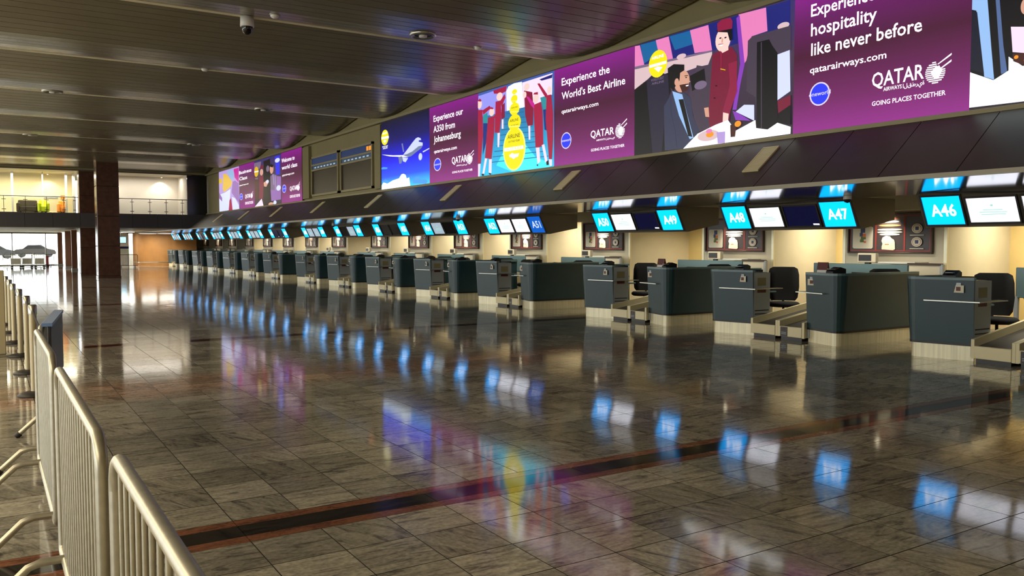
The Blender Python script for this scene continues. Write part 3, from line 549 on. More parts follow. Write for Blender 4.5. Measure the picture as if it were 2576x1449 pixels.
for m_, n_, q_ in MODS:
    p = link('wall_pier', pme, None, (0, m_ - 1.45, 0)); p['kind'] = 'structure'
    for s in (-1, 1): link('corner_trim', tme, p, (14.4, s * 1.035, 0))

# ---------------------------------------------------------------- canopy over the counters
ca = structure('canopy', MB().hexa([(9.25, -9, 2.40), (10.2, -9, 3.19), (10.2, 69.9, 3.19), (9.25, 69.9, 2.40), (9.3, -9, 2.38), (10.25, -9, 3.15), (10.25, 69.9, 3.15), (9.3, 69.9, 2.38)]), M['ceil_dark'])
cp = MB().hexa([(9.22, .006, 2.395), (10.17, .006, 3.185), (10.17, .969, 3.185), (9.22, .969, 2.395), (9.245, .006, 2.38), (10.195, .006, 3.17), (10.195, .969, 3.17), (9.245, .969, 2.38)]).mesh('canopy_panel', M['canopy'])
y = -6.33
while y < 68.8:
    link('canopy_panel', cp, ca, (0, y, 0)); y += 0.975
structure('canopy_edge', MB().box(9.19, 9.25, -9, 69.9, 2.345, 2.40), M['edge']).name = 'trim_3'
def on_slope(t, off): return (9.22 + .95 * t - off * .64, 2.395 + .79 * t + off * .77)
vf = MB(); vs_ = MB()
t0, t1 = .32, .80
def slab(mb, ta, tb, y0, y1, o0, o1):
    a = on_slope(ta, o0); b = on_slope(tb, o0); c = on_slope(tb, o1); d = on_slope(ta, o1)
    mb.hexa([(a[0], y0, a[1]), (b[0], y0, b[1]), (c[0], y0, c[1]), (d[0], y0, d[1]), (a[0], y1, a[1]), (b[0], y1, b[1]), (c[0], y1, c[1]), (d[0], y1, d[1])])
slab(vf, t0, t1, -.15, -.13, 0, .02); slab(vf, t0, t1, .13, .15, 0, .02); slab(vf, t0, t0 + .02, -.13, .13, 0, .02); slab(vf, t1 - .02, t1, -.13, .13, 0, .02)
vme = vf.mesh('vent_frame', M['vent'])
smes = []
for i in range(14):
    m = MB(); ta = t0 + .03 + i * (t1 - t0 - .06) / 14; slab(m, ta, ta + .024, -.13, .13, 0.0, .016); smes.append(m.mesh('vent_slat', M['vent']))
for k in range(-2, 10):
    f = link('vent_frame', vme, ca, (0, 8.62 + 4.87 * k, 0))
    if k in (0, 1, 2, 3, 4):
        for m in smes: link('slat', m, f)
    else:
        mm = MB()
        for i in range(14):
            ta = t0 + .03 + i * (t1 - t0 - .06) / 14; slab(mm, ta, ta + .024, -.13, .13, 0.0, .016)
        mm.build('slats', M['vent'], f)

# ---------------------------------------------------------------- backlit advertisements
ZB_, ZT_ = 3.21, 5.19
ADS = [('plane', 23.5, 20.29, M['sky_a'], 'backlit advertisement of a white airliner above clouds in a blue night sky'),
 ('textA', 20.29, 17.67, M['purple_a'], 'purple backlit panel reading Experience our A350 from Johannesburg'),
 ('stairs', 17.67, 14.5, M['stairs_a'], 'backlit picture of cabin crew in maroon beside a row of yellow medallions'),
 ('textB', 14.5, 11.94, M['purple_a'], "purple backlit panel reading Experience the World's Best Airline"),
 ('cabin', 11.94, 8.37, M['cabin_a'], 'backlit cabin picture of a seated man in a suit served by an attendant'),
 ('textC', 8.37, 5.75, M['purple_a'], 'purple backlit panel reading Experience hospitality like never before'),
 ('table', 5.75, 2.2, M['cabin_a'], 'backlit picture of a white table and dark partition cut by the right frame edge'),
 ('petals', 44.0, 40.0, M['cabin_a'], 'farthest backlit picture with yellow and lilac petal shapes'),
 ('textD', 40.0, 37.43, M['purple_a'], 'farthest and smallest purple text panel, between the petal picture and the lounge picture'),
 ('lounge', 37.43, 33.49, M['cabin_a'], 'backlit picture of a seated man in striped clothes and crew in red, far end'),
 ('textE', 33.49, 30.92, M['purple_a'], 'purple backlit text panel directly left of the unlit departure boards')]
for key, ya, yb, bg, lab in ADS:
    t = thing('advertising_lightbox', (XB + .06, (ya + yb) / 2, ZB_), lab, 'advertisement', 'backlit advertisements along the wall')
    hw = (ya - yb) / 2; h = ZT_ - ZB_
    MB().box(-.07, .0, -hw, hw, -.01, h + .01).build('casing', M['edge'], t)
    pn = Print((-.072, hw, 0), (0, -1, 0), (0, 0, 1), 2 * hw, h, (-1, 0, 0), 0.0003)
    pn.k = 0; pn.poly(bg, [(0, 0), (1, 0), (1, 1), (0, 1)]); pn.k = 1
    pn.build('lit_sheet', t)
    pa = Print((-.073, hw, 0), (0, -1, 0), (0, 0, 1), 2 * hw, h, (-1, 0, 0), 0.0003)
    
    if 'text' in key: pa.lines(ART[key], t)
    else: pa.art(ART[key]); pa.build('printed_picture', t)

# ---------------------------------------------------------------- unlit departure boards
def dep_board(ya, yb, z1, z2, lab, clock):
    t = thing('departure_board', (XB + .08, (ya + yb) / 2, 3.3), lab, 'departure board', 'departure boards between the advertisements')
    hw = (ya - yb) / 2; H_ = z2 - 3.3
    f = MB()
    f.box(-.10, 0, -hw, -hw + .07, 0, H_); f.box(-.10, 0, hw - .07, hw, 0, H_); f.box(-.10, 0, -hw, hw, 0, .07); f.box(-.10, 0, -hw, hw, H_ - .07, H_)
    f.build('frame', M['olive_l'], t)
    MB().box(-.05, -.01, -hw + .07, hw - .07, .07, H_ - .5).build('dark_panel', M['board_dark'], t)
    MB().box(-.07, -.01, -hw + .07, hw - .07, H_ - .28, H_ - .07).build('header_strip', M['board_blue'], t)
    MB().box(-.06, -.01, -hw + .07, hw - .07, H_ - .46, H_ - .33).build('column_strip', M['board_row'], t)
    MB().box(-.09, -.01, -hw + .07, hw - .07, H_ - .335, H_ - .28).build('rail', M['olive_l'], t)
    MB().box(-.09, -.01, -hw + .07, hw - .07, H_ - .52, H_ - .46).build('rail', M['olive_l'], t)
    tx = MB()
    for i in range(7):
        y = hw - .3 - i * (2 * hw - .5) / 7; tx.box(-.064, -.06, y - .16, y, H_ - .42, H_ - .38)
    tx.build('column_titles', M['mon_pale'], t)
    if clock:
        c = MB()
        for i, y in enumerate((0, .09, .21, .30)): c.box(-.076, -.07, -hw + .14 + y, -hw + .20 + y, H_ - .24, H_ - .11)
        c.build('clock_digits', M['amber'], t)
    return t
dep_board(29.9, 27.15, 0, 4.72, 'unlit departure board with two blue strips, the farther of two', False)
dep_board(26.95, 24.2, 0, 4.72, 'unlit departure board with an orange clock in its corner', True)
sd = MB(); sd.box(XB - .03, XB + .08, 23.55, 24.0, 3.25, 5.15); sd.box(XB - .03, XB + .08, 30.1, 30.8, 3.25, 5.15)
structure('trim_4', sd, M['olive'])

# ---------------------------------------------------------------- overhead screen units
def screen_unit(first):
    t = thing('overhead_screen_unit', (11.5, 0, 1.86), 'x', 'screen')
    return t
def build_unit(m_, num, q, short):
    lab = 'overhead screen unit numbered A%d and A%d' % (num, num - 1)
    extra = {'wwx': ' with white monitors', 'wdx': ' with one white and one dark monitor', 'wwy': ' with two white monitors', 'pbx': ' with a pale and a black monitor', 'bbx': ' with two black monitors',
             'bpx': ' with a black then a pale monitor', 'ppx': ' with two pale monitors', 'ddx': ' with two unlit grey monitors', 'idx': ' with dim monitors', 'iix': ' with dim monitors, farthest of the row'}[q]
    t = thing('overhead_screen_unit', (11.5, m_, 1.86), lab + extra, 'screen', 'screen units over the counters')
    W_ = 2.74
    # body: tilted front, underside rising to the back
    def ring(y): return [(-.13, y, .44), (.13, y, -.03), (.17, y, -.03), (1.0, y, .12), (1.0, y, .46), (-.13, y, .46)]
    MB().loft([ring(.04), ring(-W_)]).build('housing', M['housing'], t)
    # frame of reference on the tilted face
    a = Vector((.10, 0, .0)); b = Vector((-.11, 0, .43)); V = (b - a); hgt = V.length; V.normalize(); Nn = Vector((-V.z, 0, V.x))
    ws = [.60, .70, .70, .62]; y = -.01
    for i, w in enumerate(ws):
        sign = i in (0, 3)
        lo, hi = (.0, 1.0) if sign else (.05, .90)
        o = a + V * (hgt * lo) + Vector((0, y, 0)); h = hgt * (hi - lo)
        if sign:
            ch = 'b' if (i == 3 and q[2] == 'y') else 'a'
            face = M['sign_blue'] if ch == 'a' else M['sign_blue2']; ink = M['sign_ink'] if ch == 'a' else M['sign_ink2']
        else:
            face = {'w': M['mon_white'], 'd': M['mon_dark'], 'p': M['mon_pale'], 'b': M['mon_black'], 'i': M['mon_dim']}[q[i - 1]]
        bz = MB()
        def fr(u0, u1, v0, v1, d0, d1, mi=0):
            ps = []
            for d in (d0, d1):
                for u, v in ((u0, v0), (u1, v0), (u1, v1), (u0, v1)):
                    ps.append(o + Vector((0, -u, 0)) + V * v + Nn * d)
            bz.hexa(ps, mi)
        g_ = .022
        fr(0, w, 0, g_, 0, .035); fr(0, w, h - g_, h, 0, .035); fr(0, g_, g_, h - g_, 0, .035); fr(w - g_, w, g_, h - g_, 0, .035)
        p = bz.build('number_sign' if sign else 'monitor', M['bezel'], t)
        pr = Print(o + Vector((0, -g_, 0)) + V * g_ + Nn * .02, (0, -1, 0), V, w - 2 * g_, h - 2 * g_, Nn, 0.0015)
        pr.k = 0; pr.poly(face, [(0, 0), (1, 0), (1, 1), (0, 1)]); pr.k = 1
        if sign:
            s_ = 'A%d' % (num if i == 0 else num - 1)
            pr.text(ink, s_, .17, .30, .83, .72)
            pr.build('lit_number', p)
        else:
            if q[i - 1] in 'wp':
                for k, (l, r_) in enumerate(((.3, .7), (.22, .78), (.25, .75))):
                    pr.poly(M['mon_text'], [(l, .48 - k * .09), (r_, .48 - k * .09), (r_, .51 - k * .09), (l, .51 - k * .09)])
                pr.ell(M['mon_text'], .5, .68, .03, .04, 12)
            if q[i - 1] == 'd': pr.poly(M['mon_white'], [(.78, .04), (.96, .03), (.96, .10), (.78, .11)])
            pr.build('display', p)
        y -= w + .035
    if num in (46, 48, 50, 52):
        cb = MB(); cb.tube([(-.5, -.2, .46), (-.45, -.8, .42), (-.3, -1.5, .40), (-.35, -2.2, .43), (-.2, -2.6, .45)], .008, 5)
        cb.build('hanging_cable', M['black'], t)
for m_, n_, q_ in MODS: build_unit(m_, n_, q_, False)

# ---------------------------------------------------------------- check-in desks
def offset_poly(pts, d):
    out = []
    for i, p in enumerate(pts):
        a = Vector(pts[max(i - 1, 0)]); b = Vector(pts[min(i + 1, len(pts) - 1)]); t = (b - a).normalized(); n = Vector((-t.y, t.x))
        out.append((p[0] + n.x * d, p[1] + n.y * d))
    return out
def wall_strip(pts, th, z0, z1, lean, mb, mi=0):
    """vertical sheet along pts, thickness inwards, its top leaning outwards by lean"""
    lo = pts; li = offset_poly(pts, th); uo = offset_poly(pts, -lean); ui = offset_poly(pts, th - lean)
    n = len(pts)
    v = [(x, y, z0) for x, y in lo] + [(x, y, z1) for x, y in uo] + [(x, y, z0) for x, y in li] + [(x, y, z1) for x, y in ui]
    f = []
    for i in range(n - 1):
        f += [(i, i + 1, n + i + 1, n + i), (2 * n + i + 1, 2 * n + i, 3 * n + i, 3 * n + i + 1), (n + i, n + i + 1, 3 * n + i + 1, 3 * n + i), (i + 1, i, 2 * n + i, 2 * n + i + 1)]
    f += [(0, n, 3 * n, 2 * n), (n - 1, 2 * n + n - 1, 3 * n + n - 1, 2 * n - 1)]
    mb.add(v, f, mi)
    return mb
def desk(side, width, depth, label):
    """side +1: outer wall on the far side of its front (A46, A48 ...); -1 the mirror of it. local y runs 0 .. -width"""
    t = thing('check_in_desk', (11.15, 0, 0), label, 'desk', 'teal check-in desks in a row')
    def S(p): return p if side > 0 else (p[0], -width - p[1])
    arc = [(.14 - .14 * cos(a), -.14 + .14 * sin(a)) for a in [radians(90 - k * 18) for k in range(6)]]
    arc = [(.14 - .14 * sin(radians(18 * k)), -.14 + .14 * cos(radians(18 * k))) for k in range(6)]
    outline = [(depth, 0)] + arc + [(.17, -width)]
    pts = [S(p) for p in outline]
    if side < 0: pts = pts[::-1]
    # inward side: polyline must have the inside on its left
    body = MB(); wall_strip(pts, .05, .235, 1.10, .05, body)
    body.build('front_shell', M['teal'], t)
    lip = MB(); wall_strip(offset_poly(pts, -.05), .10, 1.10, 1.135, .0, lip); lip.build('top_rail', M['teal_l'], t)
    gp = MB(); wall_strip(offset_poly(pts, -.003), .05, .203, .237, .0, gp); gp.build('shadow_gap', M['black'], t)
    kk = MB(); wall_strip(offset_poly(pts, .025), .03, 0.0, .205, .0, kk); kk.build('kick_plate', M['kick'], t)
    # inner return with the grey service panel
    a = S((.17, -width)); b = S((.58, -width))
    y0, y1 = sorted((a[1], a[1] + (.04 if side > 0 else -.04)))
    pn = MB(); pn.box(.17, .58, y0, y1, .06, 1.09); p = pn.build('service_panel', M['grey'], t)
    yo = a[1] - .004 if side > 0 else a[1] + .004
    ya, yb = sorted((yo, a[1]))
    MB().box(.26, .47, ya, yb, .86, 1.0).build('notice', M['olive'], p)
    MB().box(.26, .47, ya, yb, .74, .80).build('notice', M['maroon'], p)
    for z in (.42, .36, .30): MB().box(.20, .55, ya, yb, z, z + .018).build('slot', M['black'], p)
    # tops
    def quad_top(x0, x1, ya, yb, z0, z1, m, name):
        A = S((x0, ya)); B = S((x1, yb)); yy = sorted((A[1], B[1]))
        MB().bbox(x0, x1, yy[0], yy[1], z0, z1, .006).build(name, M[m], t)
    quad_top(.2, .56, -.06, -width + .045, 1.06, 1.095, 'teal_l', 'counter_top')
    quad_top(.56, .56 + (depth - .56) * .45, -.06, -width + .12, .72, .75, 'teal_l', 'work_top')
    quad_top(.60, .86, -.06, -.42, .02, .72, 'brown', 'pedestal')
    # glass shelf round the inner corner
    sh = MB(); w0 = -width * .32
    ring = [(-.02 + .15 * (-w0) , w0), (.17, -width - 0.0), (.17, -width), (.17, -width)]
    pl = [(.04, w0), (-.08, w0 - .02), (.04, -width - .14), (.75, -width - .14), (.75, -width - .005), (.17, -width - .005)]
    pl = [S(p_) for p_ in pl]
    if side < 0: pl = pl[::-1]
    sh.loft([[(x, y, .806) for x, y in pl], [(x, y, .820) for x, y in pl]])
    sh.build('shelf', M['steel'], t)
    # house shaped sticker near the inner end of the front
    cx = S((.0, -width * .80))[1]; xf = .17 - (1 - .80) * .19 - .052
    st = MB(); st.box(xf - .006, xf, cx - .075, cx + .075, .93, 1.03, 0); st.box(xf - .006, xf, cx - .035, cx + .035, 1.03, 1.065, 1); st.box(xf - .009, xf - .006, cx - .03, cx + .03, .955, 1.01, 2)
    st.build('sticker', [M['pale'], M['grey'], M['maroon']], t)
    return t

# ---------------------------------------------------------------- conveyors, back counter, poster, lamp, chair, equipment
def conveyor(w, plate):
    t = thing('bag_conveyor', (11.25, 0, 0), 'x', 'conveyor', 'cream baggage conveyors between the desks')
    L_, r0, k = 2.55, .31, .15
    for y in (0, -w + .045):
        MB().hexa([(0, y - .045, .05), (L_, y - .045, .05 + k * L_), (L_, y, .05 + k * L_), (0, y, .05), (0, y - .045, r0), (L_, y - .045, r0 + k * L_), (L_, y, r0 + k * L_), (0, y, r0)]).build('side_rail', M['convey'], t)
    MB().hexa([(.03, -w + .05, .16), (L_, -w + .05, .16 + k * L_), (L_, -.045, .16 + k * L_), (.03, -.045, .16), (.03, -w + .05, .205), (L_, -w + .05, .205 + k * L_), (L_, -.045, .205 + k * L_), (.03, -.045, .205)]).build('belt', M['rubber'], t)
    MB().bbox(-.01, .03, -w + .045, -.045, .055, .225, .006).build('front_plate', M['convey'], t)
    MB().box(.02, L_ - .1, -w + .06, -.06, 0.0, .06).build('plinth', M['black'], t)
    MB().box(L_ - .5, L_ - .44, -w + .1, -.1, .06, .5).build('leg', M['black'], t)
    if plate:
        p = MB(); p.box(-.016, -.01, -.21, -.07, .06, .215, 0); p.box(-.018, -.016, -.19, -.09, .12, .128, 1); p.box(-.018, -.016, -.19, -.09, .095, .103, 1); p.box(-.018, -.016, -.165, -.115, .155, .19, 2)
        p.build('warning_plate', [M['black'], M['grey'], M['maroon']], t)
    return t
def back_counter():
    t = thing('back_counter', (13.9, 0, 0), 'x', 'counter', 'low teal counters behind the desks')
    MB().bbox(-.02, .03, -2.10, -.10, .74, 1.22, .008).build('teal_screen', M['teal_l'], t)
    p = MB().bbox(-.02, .03, -2.70, -2.12, .74, 1.22, .008).build('cream_screen', M['cream'], t)
    MB().box(-.035, .04, -2.72, -2.10, 1.22, 1.255).build('dark_cap', M['brown'], t)
    MB().box(-.03, .04, -2.75, -2.70, 0, 1.24).build('end_post', M['grey'], t)
    MB().box(-.03, .04, -.14, -.09, 0, .76).build('leg', M['grey'], t)
    MB().bbox(.04, .46, -2.2, -1.42, 1.235, 1.265, .004).build('white_shelf', M['white'], t)
    MB().box(.04, .40, -2.6, -.2, .72, .75).build('work_top', M['teal_l'], t)
    return t
def poster(lit=True):
    t = thing('framed_poster', (14.36, 0, 1.41), 'x', 'poster', 'framed dark posters on the wall piers')
    W_, H_ = 1.74, .76
    f = MB()
    f.bbox(-.03, .03, -W_, 0, 0, .03, .006); f.bbox(-.03, .03, -W_, 0, H_ - .03, H_, .006); f.box(-.03, .03, -.03, 0, .03, H_ - .03); f.box(-.03, .03, -W_, -W_ + .03, .03, H_ - .03)
    f.build('frame', M['brown'], t)
    p = Print((.0, -.03, .03), (0, -1, 0), (0, 0, 1), W_ - .06, H_ - .06, (-1, 0, 0), .0008)
    P_, R_ = p.poly, M['poster_red']
    def rect(m, u0, u1, v0, v1): P_(m, [(u0, v0), (u1, v0), (u1, v1), (u0, v1)])
    rect(M['poster_bg'], 0, 1, 0, 1)
    rect(R_, .01, .99, .02, .05); rect(R_, .01, .99, .95, .975); rect(R_, .01, .02, .02, .97); rect(R_, .98, .99, .02, .97); rect(R_, .33, .35, .02, .97); rect(R_, .68, .70, .02, .97)
    P_(M['poster_cream'], [(.06, .09), (.29, .09), (.305, .12), (.305, .66), (.29, .69), (.06, .69), (.045, .66), (.045, .12)])
    rect(M['ink_blue'], .145, .205, .52, .66); rect(M['ink_blue'], .135, .175, .42, .52); rect(M['ink_green'], .15, .215, .34, .44); rect(M['poster_orange'], .175, .215, .40, .50); rect(M['ink_green'], .14, .19, .26, .34); rect(M['poster_orange'], .19, .22, .24, .30)
    for v, l, r_, m in ((.89, .42, .64, 'poster_orange'), (.81, .38, .63, 'poster_cream'), (.71, .38, .65, 'poster_orange'), (.60, .36, .67, 'poster_cream'), (.53, .36, .67, 'poster_cream'), (.47, .39, .64, 'poster_cream')):
        p.ell(M[m], (l + r_) / 2, v, (r_ - l) / 2, .026, 14)
    P_(M['poster_cream'], [(.42, .07), (.56, .05), (.585, .08), (.58, .26), (.57, .33), (.545, .36), (.52, .42), (.47, .435), (.43, .39), (.415, .30), (.43, .22), (.42, .15)])
    rect(M['poster_orange'], .46, .51, .19, .215)
    for v in (.62, .27):
        p.ell(M['poster_cream'], .84, v, .062, .125); p.ell(M['poster_red'], .84, v, .05, .10); p.ell(M['poster_cream'], .84, v, .045, .092); rect(M['ink_blue'], .82, .86, v - .045, v + .045)
        rect(M['poster_cream'], .76, .92, v - .185, v - .165)
    p.build('poster_print', t)
    return t
def poster_lamp():
    t = thing('poster_lamp', (14.16, 0, 2.20), 'x', 'lamp', 'small lamps over the posters')
    MB().lathe([(.03, 0), (.03, -.03), (.045, -.035), (.05, -.07), (.045, -.075)], n=12).build('lamp_housing', M['steel'], t)
    MB().lathe([(.04, -.076), (.04, -.080)], n=12).build('lens', M['lamp'], t)
    return t
def chair():
    t = thing('office_chair', (0, 0, 0), 'x', 'chair', 'black office chairs behind the desks')
    s = MB(); s.loft([[(.26 * k * cos(a) , .28 * k * sin(a), z) for a in [2 * pi * i / 16 for i in range(16)]] for k, z in ((.85, .44), (1, .46), (1.03, .50), (.9, .53))], 0, True); s.build('seat', M['black_m'], t)
    b = MB(); rings = []
    for z, w, x, th in ((.54, .21, .19, .05), (.60, .255, .205, .07), (.80, .28, .225, .08), (1.02, .275, .24, .07), (1.13, .25, .25, .06), (1.165, .19, .255, .03)):
        rings.append([(x + dx, y, z) for dx, y in ((0, -w), (.02, -w * .5), (.03, 0), (.02, w * .5), (0, w), (th, w * .96), (th + .02, 0), (th, -w * .96))])
    b.loft(rings, 0, True); b.build('backrest', M['black_m'], t)
    MB().tube([(.1, 0, .44), (.24, 0, .45), (.29, 0, .56), (.30, 0, .75)], .022, 6).build('back_bracket', M['black'], t)
    MB().lathe([(.03, .09), (.03, .28), (.022, .28), (.022, .44)], n=10).build('column', M['black'], t)
    for k in range(5):
        a = 2 * pi * k / 5 + .3
        l = MB().hexa([tuple(Matrix.Rotation(a, 3, 'Z') @ Vector(p)) for p in [(0, -.025, .08), (.29, -.015, .06), (.29, .015, .06), (0, .025, .08), (0, -.025, .115), (.29, -.015, .085), (.29, .015, .085), (0, .025, .115)]])
        o = l.build('leg', M['black'], t)
        MB().lathe([(.012, 0.0), (.028, .012), (.028, .045), (.012, .06)], (.28 * cos(a), .28 * sin(a), 0), 8).build('caster', M['black'], o)
    return t
def monitor():
    t = thing('computer_monitor', (0, 0, 0), 'x', 'monitor', 'monitors on the check-in desks')
    MB().bbox(-.02, .02, -.21, .21, .10, .38, .006).build('screen_casing', M['black'], t)
    MB().lathe([(.02, .012), (.018, .12)], n=8).build('stand', M['black'], t)
    MB().lathe([(.10, 0), (.10, .012), (.02, .018)], n=14).build('foot', M['black'], t)
    return t
def printer():
    t = thing('tag_printer', (0, 0, 0), 'x', 'printer', 'small tag printers on the desks')
    MB().loft([[(x, -.09, z) for x, z in ((-.12, 0), (.12, 0), (.12, .10), (.02, .13), (-.12, .06))], [(x, .09, z) for x, z in ((-.12, 0), (.12, 0), (.12, .10), (.02, .13), (-.12, .06))]]).build('printer_body', M['black'], t)
    MB().box(-.13, -.04, -.05, .05, .095, .10).build('paper_tag', M['white'], t)
    return t
def card():
    t = thing('tent_card', (0, 0, 0), 'x', 'sign', 'maroon tent cards on the back counters')
    MB().hexa([(-.05, -.10, 0), (.05, -.10, 0), (.05, .10, 0), (-.05, .10, 0), (-.006, -.10, .20), (.006, -.10, .20), (.006, .10, .20), (-.006, .10, .20)]).build('card_body', M['maroon'], t)
    q = MB(); q.hexa([(-.052, -.09, .012), (-.036, -.09, .075), (-.036, .09, .075), (-.052, .09, .012), (-.05, -.09, .012), (-.034, -.09, .075), (-.034, .09, .075), (-.05, .09, .012)])
    q.build('white_text_band', M['white'], t)
    return t
def gauge():
    t = thing('weight_display', (13.92, 0, 1.225), 'x', 'display', 'weight displays on the back counters')
    MB().bbox(-.05, .05, -.19, .19, .03, .20, .008).build('display_case', M['cream'], t)
    MB().box(-.058, -.05, -.10, .16, .06, .17).build('dark_window', M['board_dark'], t)
    MB().box(-.03, .03, -.05, .05, 0, .03).build('bracket', M['black'], t)
    return t

def side_name(n): return 'under the A%d sign' % n
P0 = {}
first = True
WHERE = {}
for idx, (m_, n_, q_) in enumerate(MODS):
    a, b = n_, n_ - 1
    if first:
        P0['dl'] = desk(1, .88, 1.3, 'teal check-in desk with sloping sides under the A%d sign' % a); P0['dl'].location.y = m_
        P0['dr'] = desk(-1, .72, 2.0, 'teal check-in desk with a long side wall under the A%d sign' % b); P0['dr'].location.y = m_ - 2.01
        P0['c1'] = conveyor(.58, False); P0['c2'] = conveyor(.54, True)
        P0['bc'] = back_counter(); P0['po'] = poster(); P0['la'] = poster_lamp(); P0['ch'] = chair(); P0['mo'] = monitor(); P0['pr'] = printer(); P0['tc'] = card(); P0['ga'] = gauge()
    def put(key, loc, label, rz=0):
        if key in P0 and not P0.get(key + '_used'):
            o = P0[key]; P0[key + '_used'] = True; KIDS.clear(); o.location = loc; o['label'] = label
        else: o = copy_tree(P0[key], loc, label, P0[key].get('group'))
        o.rotation_euler.z = rz
        return o
    put('dl', (11.15, m_, 0), 'teal check-in desk with a short far side wall under the A%d sign' % a)
    put('dr', (11.15, m_ - 2.01, 0), 'teal check-in desk with a long dark side wall under the A%d sign' % b)
    put('c1', (11.25, m_ - .885, 0), 'cream baggage conveyor beside the desk under the A%d sign' % a)
    put('c2', (11.25, m_ - 1.468, 0), 'cream baggage conveyor with a dark plate beside the desk under the A%d sign' % b)
    put('bc', (13.9, m_, 0), 'low teal and cream back counter behind desks A%d and A%d' % (a, b))
    put('po', (14.36, m_ - .53, 1.41), 'framed dark poster with red lines behind desks A%d and A%d' % (a, b))
    put('la', (14.16, m_ - 1.4, 2.20), 'small lamp over the poster behind desks A%d and A%d' % (a, b))
    if idx < 9:
        put('ga', (13.92, m_ - 1.28, 1.22), 'cream weight display on the back counter of A%d and A%d' % (a, b))
        put('tc', (13.05, m_ - 1.1 + (-.0), .0), 'x') if False else None
        put('pr', (11.5, m_ - .45, 1.095), 'small black tag printer on the desk under the A%d sign' % a, .2)
        put('pr', (11.5, m_ - 2.40, 1.095), 'small black tag printer on the desk under the A%d sign' % b, -.3)
        put('mo', (11.87, m_ - .33, .75), 'black computer monitor on the desk under the A%d sign' % a, .3)
        put('mo', (12.1, m_ - 2.42, .75), 'black computer monitor on the desk under the A%d sign' % b, -.3)
    if idx < 8:
        put('ch', (12.42, m_ - .60, 0), 'black office chair behind the desk under the A%d sign' % a, .72)
        if n_ not in (46,): put('ch', (12.95, m_ - 2.38, 0), 'black office chair behind the desk under the A%d sign' % b, .9)
    if idx < 3:
        put('tc', (11.55, m_ - 2.12, 1.095), 'maroon tent card with a white band on the desk under the A%d sign' % b, 0)
    # light of the poster lamp, and a fill added to brighten the counter walls
    spot('poster_spot', (14.13, m_ - 1.4, 2.12), (14.36, m_ - 1.4, 1.86), 95 if q_[0] != 'i' else 30, (1, .93, .78), 100, .9, .02)
    area('counter_fill', (12.9, m_ - 1.4, 2.62), .5, 36, (1, .93, .76), sy=1.9, spread=radians(125))
    first = False
# recess downlights between the piers
ys = [m[0] for m in MODS]
dl = MB().lathe([(.10, 0), (.10, -.012), (.07, -.012)], n=16).mesh('downlight', M['steel'])
dn = MB().lathe([(.068, -.006), (.068, -.014)], n=16).mesh('lens', M['lamp'])
for i, y_ in enumerate([ys[0] - 3.2] + [a - 0 for a in ys]):
    yc = y_ + .55
    for j, x_ in enumerate((15.0, 15.9)):
        t = thing('recessed_downlight', (x_, yc, 2.66), ('round ceiling downlight in the recess %s, %s' % ('right of the A45 desk' if i == 0 else 'left of the A%d desk' % MODS[i - 1][1], 'nearer the hall' if j == 0 else 'nearer the yellow wall')), 'lamp', 'downlights in the wall recesses')
        link('trim_ring', dl, t); link('lens', dn, t)
    area('recess_light', (15.6, yc, 2.6), .5, 42, (1, .90, .66), sy=.5, spread=radians(135))

# ---------------------------------------------------------------- columns and footbridge
def column(x0, x1, y0, y1, h, label):
    t = thing('marble_column', ((x0 + x1) / 2, (y0 + y1) / 2, 0), label, 'column', 'brown marble columns')
    w = (x1 - x0) / 2; d = (y1 - y0) / 2
    n = 4
    for k in range(n):
        z0 = .1 + (h - .1) * k / n; z1 = .1 + (h - .1) * (k + 1) / n
        MB().bbox(-w, w, -d, d, z0 + .006, z1 - .006, .015).build('marble_slab', M['marble'], t)
    MB().box(-w + .015, w - .015, -d + .015, d - .015, 0, h).build('core', M['black'], t)
    MB().bbox(-w - .01, w + .01, -d - .01, d + .01, 0, .1, .006).build('skirting', M['marble'], t)
column(4.42, 5.36, 42.8, 43.7, 5.62, 'nearer and wider of the two tall brown marble columns')
column(4.08, 4.92, 47.15, 48.0, 5.3, 'tall brown marble column behind the nearer one, left of it')
for i, (x, y, w) in enumerate(((4.40, 56.4, .30), (4.47, 62.0, .36), (4.50, 69.0, .30))):
    t = thing('slim_pillar', (x + w / 2, y, 0), ['nearest slim brown pillar under the footbridge, rightmost of the three', 'middle slim brown pillar of the three under the footbridge', 'farthest slim brown pillar, leftmost of the three under the footbridge'][i], 'pillar', 'slim brown pillars under the footbridge')
    MB().bbox(-w / 2, w / 2, -w / 2, w / 2, .12, 2.40, .01).build('shaft', M['pillar'], t)
    MB().bbox(-w / 2 - .02, w / 2 + .02, -w / 2 - .02, w / 2 + .02, 0, .12, .01).build('skirting', M['steel'], t)
br = structure('footbridge_deck', MB().box(-14, 10.3, 47.0, 54, 2.40, 3.10), M['beam'])
br.name = 'floor_2'
for i in range(20):
    MB().box(-13.9 + 1.2 * i, -13.9 + 1.2 * i + 1.185, 46.97, 47.0, 2.42, 3.12).build('fascia_panel', M['beam'], br)
MB().box(-14, 10.2, 46.93, 47.0, 2.375, 2.42).build('edge_strip', M['edge'], br)
uc = MB(); uc.box(-14, 17, 54, 70.3, 2.42, 2.5); structure('ceiling_2', uc, M['cream'])
structure('wall_far_top', MB().box(-14, 10.2, 47.0, 47.2, 5.24, 6.2), M['olive']).name = 'wall_far'
structure('trim_5', MB().box(-14, 9.4, 46.95, 47.0, 5.2, 5.26), M['edge'])
